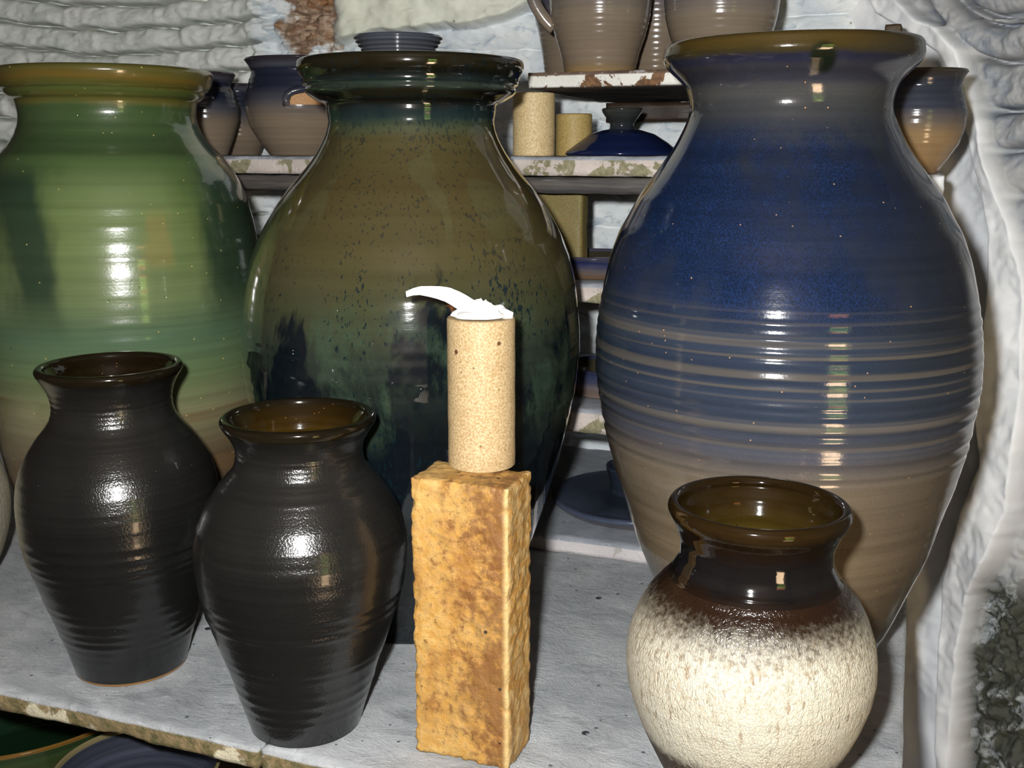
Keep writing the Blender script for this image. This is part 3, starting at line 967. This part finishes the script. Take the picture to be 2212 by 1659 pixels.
# ------------------------------------------------------------------ lathe for the small ware
def lathe(name, prof, mat, parent, segs=96, rings=0.0, seed=0, period=.007):
    """prof: list of (r, z); smooth resample"""
    pr = np.array(prof, float)
    t = np.concatenate([[0], np.cumsum(np.linalg.norm(np.diff(pr, axis=0), axis=1))])
    tt_ = np.linspace(0, t[-1], max(80, 18 * len(prof)))
    tt_ = np.unique(np.concatenate([tt_, t]))
    R = np.interp(tt_, t, pr[:, 0]); Z = np.interp(tt_, t, pr[:, 1])
    k = np.array([1, 2, 3, 2, 1]) / 9
    for _ in range(3):
        Rp = np.concatenate([[R[0]] * 2, R, [R[-1]] * 2]); Zp = np.concatenate([[Z[0]] * 2, Z, [Z[-1]] * 2])
        R2, Z2 = np.convolve(Rp, k, 'valid'), np.convolve(Zp, k, 'valid')
        R2[0], R2[-1], Z2[0], Z2[-1] = R[0], R[-1], Z[0], Z[-1]
        R, Z = R2, Z2
    if rings:
        R = R + rings * np.sin(Z * 2 * math.pi / period) * (R > .01)
    th = np.linspace(0, 2 * math.pi, segs, endpoint=False)
    V = np.stack([R[:, None] * np.cos(th)[None], R[:, None] * np.sin(th)[None], Z[:, None] + 0 * th[None]], 2).reshape(-1, 3)
    return mesh_obj(name, V, grid_faces(len(R), segs, True), mat, parent)


class FakePot:
    def __init__(self, h): self.Z = np.array([0, h])


def ware(name, h, stops, **k): return glaze(name, FakePot(h), [(h * a, c) for a, c in stops], **k)


BT = dict(ringamt=.16, rough=.16, bumpy=.12, warp=.004, ringwarp=.003, blot=14, gain=.72)
TAUPE = srgb(138, 122, 104); DBLUE = srgb(38, 43, 60); GBLUE = srgb(80, 80, 88); TANR = srgb(178, 140, 72)


def simple_pot(name, loc, prof, mat, min_, label, cat, rimz, inner=.006, foot=None, group=None, rings=.00012):
    """outer profile from foot up; makes body, rim and interior"""
    root = empty(name, loc, label, cat, group)
    pr = [(0, .001)] + list(prof)
    lathe('body', pr, mat, root, rings=rings)
    rt, zt = prof[-1]
    rimp = [(rt, zt), (rt + .0012, zt + .0012), (rt, zt + .0035), (rt - .003, zt + .0035), (rt - .0045, zt)]
    lathe('rim', rimp, mat, root)
    ins = [(max(r - inner, .002), z) for r, z in reversed(prof)]
    ins[0] = (rt - .0045, zt)
    ins[-1] = (ins[-1][0], .008)
    ins.append((0, .008))
    lathe('interior', ins, min_, root)
    return root


def pot_from_px(name, cx, d, ztab, tops, mat_stops, label, cat, group=None, inner_col=srgb(60, 56, 44), **kw):
    """tops: list of (py, half width px) from foot to rim"""
    p = shelf_spot(cx, d, ztab)
    dep = (p - CAM) @ FWD
    prof = []
    for py, hw in tops:
        r = ray(cx, py); t = ((p - CAM)[:2] @ r[:2]) / (r[:2] @ r[:2])
        prof.append((hw / F * dep, max((CAM + r * t)[2] - ztab, 0)))
    h = prof[-1][1]
    m = ware(label[:18], h, mat_stops, **BT)
    mi = ware('inside ' + label[:14], h, [(0, inner_col), (1, inner_col)], **BT)
    prof[0] = (prof[0][0], 0.0)
    return simple_pot(name, p, prof, m, mi, label, cat, h, group=group), prof, m, p


BLUETAN = [(0, TAUPE), (.4, TAUPE), (.58, GBLUE), (.72, DBLUE), (.9, DBLUE), (.95, GBLUE), (1, srgb(60, 54, 60))]
# pots on the jar-neck shelf (left)
pot_from_px('stoneware_pot', 448, SD + .10, z3t, [(338, 42), (300, 56), (262, 69), (232, 71), (205, 64), (188, 56), (176, 60), (164, 66)], BLUETAN, 'blue-shouldered pot half hidden by the green jar rim', 'pot')
pot_from_px('stoneware_pot', 520, SD + .27, z3t, [(338, 40), (300, 55), (262, 60), (225, 56), (200, 50), (188, 54)], BLUETAN, 'small blue pot seen between two bigger pots on the jar-neck shelf', 'pot')
rc, prc, mc, ppc = pot_from_px('lugged_pot', 652, SD + .10, z3t, [(338, 66), (310, 86), (275, 106), (235, 116), (205, 113), (175, 104), (158, 98), (146, 102), (134, 110)], BLUETAN, 'blue and taupe pot with an arched lug handle, left of the olive jar neck', 'pot')
# lug handle: an arch of clay with bare tan clay beneath
dpc = (ppc - CAM) @ FWD


def on_pot(px, py, p, prof, out=0.0):
    z = 0
    r = ray(px, py)
    for t in np.linspace(np.linalg.norm(p[:2]) - .14, np.linalg.norm(p[:2]) + .02, 500):
        w = CAM + r * t / np.linalg.norm(r[:2])
        zz = w[2] - p[2]
        rr = np.interp(zz, [b for a, b in prof], [a for a, b in prof]) + out
        if np.linalg.norm(w[:2] - p[:2]) <= rr: return w - p
    return w - p


arch = [on_pot(*q, ppc, prc, .002) for q in [(619, 229), (618, 215), (622, 204), (632, 197), (648, 193), (668, 191), (690, 193), (706, 200), (716, 212), (718, 228)]]
lv, lf = tube(arch, .0052, 10)
mesh_obj('lug_handle', lv, lf, mc, rc)
M_bare = prop_material('bare_tan_clay', srgb(176, 134, 88), srgb(158, 116, 72), .02)
patch = []
PXS = np.linspace(622, 715, 12); PYS = np.linspace(198, 226, 6)
for yy in PYS:
    for xx in PXS:
        patch.append(on_pot(xx, yy, ppc, prc, .0012))
mesh_obj('bare_clay_patch', patch, [tuple(reversed(f)) for f in grid_faces(6, 12)], M_bare, rc)

# domed lid on the jar-neck shelf
M_dlid = ware('dark_blue_lid', .05, [(0, srgb(18, 28, 62)), (1, srgb(22, 34, 70))], ringamt=.2, rough=.10, bumpy=.06)
M_dknob = ware('dark_grey_knob', .05, [(0, srgb(30, 40, 66)), (.55, srgb(34, 40, 52)), (.8, srgb(40, 42, 42)), (1, srgb(50, 52, 50))], ringamt=.2, rough=.12, bumpy=.06)
pl = shelf_spot(1342, SD + .125, z3t)
k1 = px_r(pl, 1.0)
lid = empty('pot_lid', pl, 'domed dark blue lid with a flaring knob, on the jar-neck shelf', 'lid')
lathe('dome', [(0, .003), (118 * k1, .0), (126 * k1, .002), (122 * k1, .006), (100 * k1, .016), (70 * k1, .0265), (40 * k1, .0315), (0, .033)], M_dlid, lid)
lathe('knob', [(28 * k1, .031), (25 * k1, .036), (26 * k1, .040), (34 * k1, .046), (42 * k1, .0525), (44 * k1, .056), (40 * k1, .0575), (34 * k1, .054), (0, .050)], M_dknob, lid)

# bowls low between the jars
pot_from_px('shallow_bowl', 1290, SD + .09, z2t, [(614, 62), (602, 84), (585, 96), (568, 104), (552, 110)], [(0, srgb(150, 112, 78)), (.25, srgb(120, 104, 92)), (.5, srgb(96, 92, 100)), (.72, srgb(60, 64, 96)), (.86, srgb(36, 44, 84)), (1, srgb(70, 68, 84))], 'shallow bowl with blue rim on the third shelf between the big jars', 'bowl')
pot_from_px('deep_bowl', 1322, SD + .10, z1t, [(868, 48), (846, 74), (826, 88), (806, 94), (792, 97)], [(0, srgb(150, 128, 112)), (.4, srgb(126, 112, 110)), (.7, srgb(72, 76, 100)), (1, srgb(50, 56, 84))], 'taupe bowl with dark blue rim on the second shelf, half behind the blue jar', 'bowl')

# cup-knobbed lid on the step
q = ground(1374, 1098, step_top)
k2 = px_r(q, 1.0)
M_biglid = ware('slate_blue_lid', .06, [(0, srgb(150, 124, 96)), (.08, srgb(120, 108, 100)), (.2, srgb(86, 88, 100)), (.3, srgb(66, 74, 92)), (.40, srgb(34, 40, 50)), (1, srgb(40, 46, 58))], ringamt=.25, rough=.13, bumpy=.08)
ld = empty('pot_lid', q, 'wide dark blue lid with a cup-shaped knob, lying on the step beside the blue jar', 'lid')
lathe('disc', [(0, .002), (120 * k2, .0), (165 * k2, .006), (184 * k2, .016), (180 * k2, .021), (165 * k2, .020), (100 * k2, .0235), (0, .026)], M_biglid, ld)
lathe('knob', [(58 * k2, .024), (56 * k2, .030), (60 * k2, .044), (67 * k2, .056), (66 * k2, .0585), (62 * k2, .057), (54 * k2, .044), (46 * k2, .034), (0, .032)], M_biglid, ld)

# lid with a ribbed cup knob in the olive jar's mouth
kz = olive.z0 + olive.zt
p_l = np.array([olive.ax[0], olive.ax[1], kz - .008])
dep = (p_l - CAM) @ FWD
cxk = olive.perp * (np.polyval(olive.tilt, kz) - 26 / F * dep)
p_l = p_l + np.array([cxk[0], cxk[1], 0])
k3 = dep / F
M_oklid = ware('ribbed_blue_knob', .06, [(0, srgb(50, 50, 44)), (.3, srgb(72, 74, 80)), (1, srgb(58, 62, 74))], ringamt=.6, ringscale=260, gain=.8, rough=.12, bumpy=.1)
ld2 = empty('jar_lid', p_l, 'lid with a ribbed grey-blue cup knob, set in the olive jar mouth', 'lid')
lathe('disc', [(0, -.004), (176 * k3, -.004), (179 * k3, -.001), (176 * k3, .002), (90 * k3, .006), (0, .007)], M_olive_in, ld2)
rk, pyk = 95 * k3, 76
r_ = ray(858, 78); t_ = ((p_l - CAM)[:2] @ r_[:2]) / (r_[:2] @ r_[:2]); hk = (CAM + r_ * t_)[2] - p_l[2]
lathe('knob', [(64 * k3, .005), (64 * k3, hk * .3), (74 * k3, hk * .55), (88 * k3, hk * .8), (94 * k3, hk * .94), (94 * k3, hk), (90 * k3, hk), (80 * k3, hk * .8), (60 * k3, hk * .4), (0, hk * .35)], M_oklid, ld2, rings=.0008, period=.0036)

# ------------------------------------------------------------------ ware on the top shelf
TTOP = [(0, srgb(170, 130, 64)), (.03, srgb(150, 124, 84)), (.1, srgb(134, 118, 100)), (.45, srgb(134, 120, 104)), (.62, srgb(112, 104, 102)), (.72, srgb(92, 90, 100)), (.85, srgb(60, 64, 92)), (1, srgb(50, 54, 80))]
rj, pj, mj, ppj = pot_from_px('taupe_jug', 1292, SD + .085, z4t, [(150, 74), (118, 84), (80, 96), (40, 105), (0, 109), (-40, 106), (-75, 94), (-100, 92), (-118, 98)], TTOP, 'taupe jug with strap handle at the rusty end of the top shelf', 'jug')
dj = (ppj - CAM) @ FWD


def jl(px, py):
    r = ray(px, py); t = ((ppj - CAM)[:2] @ r[:2]) / (r[:2] @ r[:2])
    return CAM + r * t - ppj


hp = bez(jl(1202, -60), jl(1120, -70), jl(1140, 10), jl(1197, 62), 24)
hv, hf = tube(hp, .0075, 12, flat=.55, up=(0, 1, 0))
mesh_obj('handle', hv, hf, mj, rj)
pot_from_px('ribbed_pot', 1546, SD + .085, z4t, [(150, 70), (118, 92), (80, 108), (40, 118), (0, 122), (-40, 116), (-70, 104), (-92, 108)], TTOP, 'taupe ribbed pot on the top shelf right behind the blue jar rim', 'pot')
pot_from_px('stoneware_pot', 1412, SD + .23, z4t, [(150, 70), (100, 84), (50, 92), (10, 92), (-30, 84), (-60, 78), (-80, 84)], TTOP, 'taupe and blue pot showing in the gap between jug and ribbed pot', 'pot')
pot_from_px('stoneware_pot', 1240, SD + .25, z4t, [(150, 62), (110, 72), (70, 79), (45, 86), (25, 88), (0, 84), (-30, 80), (-50, 84)], TTOP, 'dark taupe pot behind the jug handle', 'pot')

# pot on the plaster ledge beside the blue jar
dL = .055
zl = on_plane(1990, 376, dL)[1]
pot_from_px('stoneware_pot', 1975, dL, zl, [(376, 46), (345, 67), (310, 88), (275, 97), (240, 99), (210, 90), (190, 82), (174, 86), (160, 93)], [(0, srgb(150, 120, 82)), (.4, srgb(142, 118, 86)), (.52, srgb(104, 94, 86)), (.66, srgb(58, 62, 76)), (.9, srgb(48, 52, 64)), (1, srgb(56, 50, 40))],
            'dark-shouldered tan pot on the plaster ledge beside the blue jar neck', 'pot')

# ------------------------------------------------------------------ walls
def wall_sheet(name, base, nu, nv, disp, mat, attr_names, loc_o, flip=False):
    """base(u,v)->(point, normal); disp(px,py,point)->(offset, attrs)"""
    V = []; A = {k: [] for k in attr_names}
    for i in range(nv):
        for j in range(nu):
            p, n = base(j / (nu - 1), i / (nv - 1))
            px, py = proj(p)
            h, at = disp(px, py, p)
            V.append(p + n * h - loc_o)
            for k in attr_names: A[k].append(at.get(k, 0.0))
    f = grid_faces(nv, nu)
    if flip: f = [tuple(reversed(q)) for q in f]
    o = mesh_obj(name, V, f, mat, attrs=A, loc=loc_o)
    return tag(o, kind='structure')


def sst(x, a, b):
    t = min(max((x - a) / (b - a), 0), 1)
    return t * t * (3 - 2 * t)


def bulge(t):
    t = t % 1.0
    return math.sin(math.pi * min(max(t, 0), 1)) ** .45


def back_base(u, v):
    s = -1.75 + 2.45 * u
    z = float(np.interp(v, [0, .14, .90, 1], [-.30, .24, .78, 1.02]))
    return sh(s, WALLD, z), -NRM


LINT = [(690, 150), (742, 100), (850, 74), (1000, 66), (1060, 56), (1110, 40), (1172, 8), (1230, -40)]


def back_disp(px, py, p):
    at = {}
    vz = Vector(p)
    nz = mnoise.fractal(vz * 22, .8, 2, 4)
    nf = mnoise.fractal(vz * 70 + Vector((3, 1, 2)), .8, 2, 3)
    left = 1 - sst(px, 545, 610 + 25 * nz)
    dip = 8 * math.sin(px / 110.0) - 10 * ((px - 330) / 230.0) ** 2
    tl = (py - 10 - dip + 6 * nz) / 52.0
    fl_ = tl - math.floor(tl)
    row = math.floor(tl)
    lip = max(0.0, 1 - abs(2 * fl_ - 1) ** 3.2) ** .55
    dcr = min(fl_, 1 - fl_)
    hl = .022 * lip + .008 * fl_ - .030 * math.exp(-(dcr / .06) ** 2) + .004 * nz + .0022 * nf
    for q in (0, 1, 2):
        jx = (row * 131 % 97) * 1.7 + q * 190 - 20 + 10 * (fl_ - .5)
        hl += .0045 * math.exp(-((px - jx) / 7.0) ** 2) * (1 - fl_ * .5)
    hl += .045 * ((px - 330) / 330.0) ** 2 * .4
    tr = (py - 490 + 4 * nz) / 76.0
    hr = .014 * bulge(tr) + .005 * nz + .0018 * nf
    h = left * hl + (1 - left) * hr
    yl = np.interp(px, [a for a, b in LINT], [b for a, b in LINT])
    li = sst(px, 715 + 14 * nz, 770) * (1 - sst(px, 1150, 1185)) * (1 - sst(py, yl - 10 + 8 * nz, yl + 3 + 8 * nz))
    h = h * (1 - li) + (.045 + .006 * nz) * li
    # broken rusty patch between
    d = math.hypot((px - 694 + 30 * nz - .25 * (40 - py)) / 88.0, (py - 20 + 40 * nz) / 112.0)
    ru = (1 - sst(d, .6, 1.15)) * (1 - li)
    h += ru * (.012 * nz + .01 * nf - .004)
    crev = sst(px, 540, 590) * (1 - sst(px, 640, 700)) * (1 - sst(py, 190, 260))
    h += crev * .016 * (1 + nz)
    at['rust'] = ru
    at['cream'] = max(li, left * .5)
    return h, at


def wall_material(name):
    b = NB(name)
    P = b.coord()
    n1 = b.noise(P, 14, 6, .65, .3)
    n2 = b.noise(P, 60, 5, .6, .5)
    n3 = b.noise(b.scale(P, (1, 1, 2)), 26, 5, .65, 1.2)
    c = b.mix(b.smooth(n1, .35, .65), srgb(232, 236, 236), srgb(210, 218, 224))
    c = b.mix(b.mul(b.smooth(n3, .54, .68), .7), c, srgb(160, 178, 192))
    cr = b.mix(b.smooth(n1, .3, .7), srgb(240, 241, 228), srgb(228, 229, 212))
    c = b.mix(b.attr('cream'), c, cr)
    ru = b.mix(b.smooth(n2, .4, .6), srgb(186, 164, 142), srgb(142, 116, 96))
    ru = b.mix(b.mul(b.smooth(n1, .50, .62), .7), ru, srgb(150, 104, 62))
    ru = b.mix(b.mul(b.smooth(n3, .54, .66), .8), ru, srgb(80, 62, 50))
    rm = b.smooth(b.add(b.attr('rust'), b.mul(b.sub(n2, .5), 1.3)), .3, .75)
    c = b.mix(rm, c, ru)
    c = b.mix(b.mul(b.specks(P, 60, .2, .05), .7), c, srgb(120, 112, 84))
    h = b.add(b.mul(n2, .6), n3)
    nb_ = b.bump(h, .55, .004)
    b.bsdf(c, .7, nb_, .3)
    return b.m


M_back = wall_material('whitewashed_courses')
lo_ = sh(0, WALLD, 0)
wall_sheet('wall_back', back_base, 620, 560, back_disp, M_back, ['rust', 'cream'], lo_)

# right pier: a curved plastered flank
PATH = np.array([(.33, 1.66), (.42, 1.50), (.50, 1.40), (.57, 1.30), (.64, 1.16), (.74, 1.00), (.90, .75), (1.0, .35), (1.02, -.36)])
pt = np.concatenate([[0], np.cumsum(np.linalg.norm(np.diff(PATH, axis=0), axis=1))])
pd = np.linspace(0, pt[-1], 600)
PX_ = np.interp(pd, pt, PATH[:, 0]); PY_ = np.interp(pd, pt, PATH[:, 1])
for _ in range(40):
    PX_[1:-1] = (PX_[:-2] + 2 * PX_[1:-1] + PX_[2:]) / 4; PY_[1:-1] = (PY_[:-2] + 2 * PY_[1:-1] + PY_[2:]) / 4


def right_base(u, v):
    w = float(np.interp(u, [0, .06, .88, 1], [0, .10 / pt[-1], .62 / pt[-1], 1]))
    i = min(int(w * 598), 598)
    f = w * 598 - i if i < 598 else 0
    x = PX_[i] + (PX_[i + 1] - PX_[i]) * f; y = PY_[i] + (PY_[i + 1] - PY_[i]) * f
    tx_, ty_ = PX_[i + 1] - PX_[i], PY_[i + 1] - PY_[i]
    l = math.hypot(tx_, ty_)
    n = np.array([ty_ / l, -tx_ / l, 0])
    if n[0] > 0: n = -n
    return np.array([x, y, float(np.interp(v, [0, .1, .93, 1], [-.62, -.25, .76, 1.02]))]), n


OB = [(-80, 1900), (0, 1958), (45, 2006), (60, 2050), (110, 2098), (160, 2108), (215, 2124), (260, 2146), (310, 2151), (400, 2180), (480, 2212), (600, 2240), (900, 2236), (1100, 2215), (1200, 2170), (1280, 2120), (1400, 2095), (1659, 2085)]
IB = [(-80, 1850), (0, 1890), (30, 1905), (50, 1940), (85, 2000), (115, 2045), (150, 2066), (200, 2082), (240, 2090), (300, 2108), (400, 2138), (500, 2158), (700, 2150), (870, 2136), (1000, 2150), (1150, 2085), (1260, 2050), (1400, 2045), (1659, 2050)]


CREV = [-260, -170, -75, 34, 52, 132, 240, 330, 430, 530, 640, 760]


def right_disp(px, py, p):
    vz = Vector(p)
    nz = mnoise.fractal(vz * 12, .8, 2, 4)
    nf = mnoise.fractal(vz * 60 + Vector((3, 1, 2)), .8, 2, 3)
    ob = np.interp(py, [a for a, b in OB], [b for a, b in OB]) + 5 * nz
    ib = np.interp(py, [a for a, b in IB], [b for a, b in IB]) + 5 * nz
    band = sst(px, ib - 10, ib + 10) * (1 - sst(px, ob - 6, ob + 10))
    outer = sst(px, ob - 4, ob + 10)
    h = .008 * nz + .0008 * nf + .030 * band
    h += .006 * math.sin(p[2] * 11 + px * .012) * (1 - outer)
    up = 1 - sst(py, 430, 640)
    yy = py + 13 * ((px - 2160) / 50.0) ** 2 * (1 if px < 2160 else .5) + 4 * nz
    ti = np.searchsorted(CREV, yy)
    ti = min(max(ti, 1), len(CREV) - 1)
    fp = (yy - CREV[ti - 1]) / (CREV[ti] - CREV[ti - 1])
    fp = min(max(fp, 0), 1)
    h += outer * up * (.028 * max(0.0, 1 - abs(2 * fp - 1) ** 2.6) ** .6 - .024 + .003 * nf + .004 * (ti % 2) - .022 * math.exp(-(min(fp, 1 - fp) * (CREV[ti] - CREV[ti - 1]) / 6.0) ** 2))
    low = sst(py, 1180, 1300)
    h += outer * low * (.010 * nf + .014 * nz - .012)
    h += outer * (1 - up) * (1 - low) * (.002 * nf - .004)
    at = {'wash': outer * up, 'moss': outer * low, 'reflect_dark_grey': max(1 - sst(p[1], 1.02, 1.16), .45 * outer * (1 - up) * (1 - low))}  # unseen near end darkened so the jar reflects less white; mid strip greyer
    return h, at


def right_material():
    b = NB('plaster_pier')
    P = b.coord()
    n1 = b.noise(P, 10, 5, .6, .3)
    n2 = b.noise(P, 70, 5, .6, .4)
    n3 = b.noise(P, 24, 5, .65, .4)
    c = b.mix(b.smooth(n1, .35, .65), srgb(226, 229, 232), srgb(210, 214, 219))
    wsh = b.mix(b.mul(b.smooth(n3, .45, .68), .8), srgb(158, 160, 162), srgb(108, 120, 136))
    wsh = b.mix(b.mul(b.smooth(n2, .56, .7), .5), wsh, srgb(150, 150, 150))
    c = b.mix(b.attr('wash'), c, wsh)
    mo = b.mix(b.smooth(n3, .5, .64), srgb(66, 68, 60), srgb(150, 156, 158))
    mo = b.mix(b.smooth(n2, .5, .62), mo, srgb(60, 62, 52))
    c = b.mix(b.attr('moss'), c, mo)
    c = b.mix(b.attr('reflect_dark_grey'), c, srgb(60, 56, 52))
    c = b.mix(b.mul(b.specks(P, 26, .1, .05), .7), c, srgb(96, 88, 70))
    nb_ = b.bump(b.add(b.mul(n2, .4), b.mul(n3, .6)), .35, .003)
    b.bsdf(c, .7, nb_, .3)
    return b.m


wall_sheet('wall_right', right_base, 420, 540, right_disp, right_material(), ['wash', 'moss', 'reflect_dark_grey'], np.array([.6, 1.2, 0.0]), flip=True)

# plaster ledge under the pot
M_pl = paint_mat('ledge_plaster', srgb(208, 211, 214), srgb(190, 194, 199), srgb(170, 174, 178), scale=9, bumps=.3)
pz = shelf_spot(1986, dL, zl)
LV, LF = slab(.13, .16, .02, 24, 18, 6, .002, 20, .008, 41)
lg = mesh_obj('trim_1', LV, LF, M_pl)
lo2 = shelf_spot(2046, dL - .05, zl) - U * .13
lg.location = lo2; lg.rotation_euler = (0, 0, -YAW)
tag(lg, kind='structure')

# ------------------------------------------------------------------ rest of the room
M_room = paint_mat('sooty_brick', srgb(72, 62, 54), srgb(56, 48, 42), srgb(36, 32, 30), scale=4, bumps=.4)


def box_obj(name, boxes, mat, kind='structure'):
    V = []; Fc = []
    for (x0, x1, y0, y1, z0, z1) in boxes:
        o = len(V)
        V += [(x0, y0, z0), (x1, y0, z0), (x1, y1, z0), (x0, y1, z0), (x0, y0, z1), (x1, y0, z1), (x1, y1, z1), (x0, y1, z1)]
        Fc += [(o, o + 3, o + 2, o + 1), (o + 4, o + 5, o + 6, o + 7), (o, o + 1, o + 5, o + 4), (o + 1, o + 2, o + 6, o + 5), (o + 2, o + 3, o + 7, o + 6), (o + 3, o, o + 4, o + 7)]
    ob = mesh_obj(name, V, Fc, mat, smooth=False)
    return tag(ob, kind=kind)


FZ = -.60
DX0, DX1, DZ1 = .50, .78, .56
box_obj('floor', [(-1.3, 1.2, -.45, 2.3, FZ - .05, FZ)], M_room)
box_obj('ceiling', [(-1.3, 1.2, -.45, 2.3, 1.0, 1.05)], M_room)
box_obj('wall_left', [(-1.3, -1.22, -.45, 2.3, FZ, 1.0)], M_room)
box_obj('wall_front', [(-1.3, DX0, -.45, -.36, FZ, 1.0), (DX1, 1.2, -.45, -.36, FZ, 1.0), (DX0, DX1, -.45, -.36, DZ1, 1.0)], M_room)
M_out = paint_mat('outside_paving', srgb(226, 200, 172), srgb(206, 176, 146), srgb(180, 150, 120), scale=2, bumps=.3)
box_obj('exterior_ground', [(-4, 6, -6, -.45, FZ - .06, FZ - .01)], M_out)
bh_ = NB('hedge_leaves')
nh = bh_.noise(bh_.coord(), 14, 5, .7)
bh_.bsdf(bh_.mix(bh_.smooth(nh, .4, .6), srgb(70, 110, 40), srgb(124, 160, 70)), .6, bh_.bump(nh, 1.0, .05))
HV, HF = slab(6, .6, 1.0, 60, 10, 14, .12, 4, .12, 51)
hg = mesh_obj('exterior_hedge', HV, HF, bh_.m)
hg.location = (-2.0, -2.6, .52)
M_ob = paint_mat('orange_brickwork', srgb(196, 122, 78), srgb(170, 98, 60), srgb(140, 84, 56), scale=3, bumps=.4)
box_obj('exterior_garden_wall', [(-4, 6, -3.7, -3.5, FZ, 2.6)], M_ob)
tag(hg, kind='structure')

# ------------------------------------------------------------------ dark ware on the shelf below
zlow = -.20
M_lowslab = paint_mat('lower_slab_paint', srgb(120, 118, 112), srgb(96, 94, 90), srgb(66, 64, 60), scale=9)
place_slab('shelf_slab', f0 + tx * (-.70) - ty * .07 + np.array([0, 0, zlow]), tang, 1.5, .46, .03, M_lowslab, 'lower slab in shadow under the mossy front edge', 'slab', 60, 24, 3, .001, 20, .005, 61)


def bowl_at(px, py_rim, halfpx, rimz, h, label, outer, inner, name, foot=.5):
    p = ground(px, py_rim, rimz)
    R = halfpx / F * ((p - CAM) @ FWD)
    loc = p.copy(); loc[2] = zlow
    hh = rimz - zlow
    root = empty(name, loc, label, 'bowl')
    lathe('body', [(0, .001), (R * foot * .95, 0), (R * foot, .002), (R * .72, hh * .3), (R * .9, hh * .62), (R, hh - .003)], outer, root)
    lathe('rim', [(R, hh - .003), (R + .001, hh), (R - .001, hh + .0012), (R - .0025, hh), (R - .0035, hh - .003)], inner[1], root)
    lathe('interior', [(R - .0035, hh - .003), (R * .9 - .008, hh * .62), (R * .72 - .008, hh * .34), (R * foot - .004, .010), (0, .008)], inner[0], root)
    return root


M_gb = ware('dark_green_bowl', .1, gain=.5, stops= [(0, srgb(92, 96, 44)), (.6, srgb(84, 96, 48)), (1, srgb(60, 84, 50))], ringamt=.3, rough=.12, bumpy=.08)
M_gbi = ware('dark_green_inside', .1, gain=.6, stops= [(0, srgb(26, 52, 32)), (1, srgb(30, 58, 36))], ringamt=.2, rough=.1, bumpy=.06)
M_gbr = ware('tan_rim_line', .1, gain=.5, stops= [(0, srgb(150, 110, 50)), (1, srgb(150, 110, 50))], rough=.15)
M_bb = ware('slate_blue_bowl', .1, [(0, srgb(70, 72, 88)), (1, srgb(50, 54, 74))], ringamt=.3, rough=.16)
M_bbi = ware('blue_streaked_inside', .1, gain=.75, stops=[(0, srgb(96, 92, 82)), (.3, srgb(66, 70, 84)), (.6, srgb(36, 46, 84)), (1, srgb(56, 60, 72))], ringamt=.8, ringscale=90, rough=.16, warp=.02)
M_bbr = ware('olive_rim_line', .1, [(0, srgb(96, 88, 62)), (1, srgb(96, 88, 62))], rough=.15)
bowl_at(45, 1478, 300, -.10, .1, 'dark green bowl on the lower slab, under the chipped front edge', M_gb, (M_gbi, M_gbr), 'stoneware_bowl')
bowl_at(295, 1655, 175, -.06, .08, 'blue-streaked bowl on the lower slab beside the dark green bowl', M_bb, (M_bbi, M_bbr), 'stoneware_bowl')

# ================================================================== light, world, camera
ld_ = bpy.data.lights.new('camera_flash', 'POINT')
ld_.energy = 66.0
ld_.shadow_soft_size = .015
ld_.color = (1.0, .995, .98)
lo = bpy.data.objects.new('camera_flash', ld_)
COL.objects.link(lo)
fl_pos = CAM + RIGHT * -.045 + UP * .05 + FWD * .01
lo.location = fl_pos
tag(lo, kind='helper')
sn = bpy.data.lights.new('sun', 'SUN'); sn.energy = 105.0; sn.color = (1, .93, .82); sn.angle = .01
so = bpy.data.objects.new('sun', sn); COL.objects.link(so)
so.rotation_euler = (math.radians(-8), math.radians(-38), 0)
tag(so, kind='helper')

wd = bpy.data.worlds.new('sky'); bpy.context.scene.world = wd
wd.use_nodes = True
bg = wd.node_tree.nodes['Background']
bg.inputs[0].default_value = (.78, .9, 1.0, 1); bg.inputs[1].default_value = 3.0

cd = bpy.data.cameras.new('camera'); co = bpy.data.objects.new('camera', cd); COL.objects.link(co)
cd.sensor_fit = 'HORIZONTAL'; cd.sensor_width = 36.0
cd.lens = F / W * 36.0
cd.clip_start = .01
co.location = CAM
co.rotation_euler = (math.pi / 2 - PITCH, 0, 0)
sc = bpy.context.scene
sc.camera = co
sc.view_settings.view_transform = 'Standard'
sc.view_settings.look = 'None'
sc.view_settings.exposure = 0.0
sc.view_settings.gamma = 1.0
sc.view_settings.use_curve_mapping = False
sc.cycles.max_bounces = 8
sc.cycles.use_denoising = True
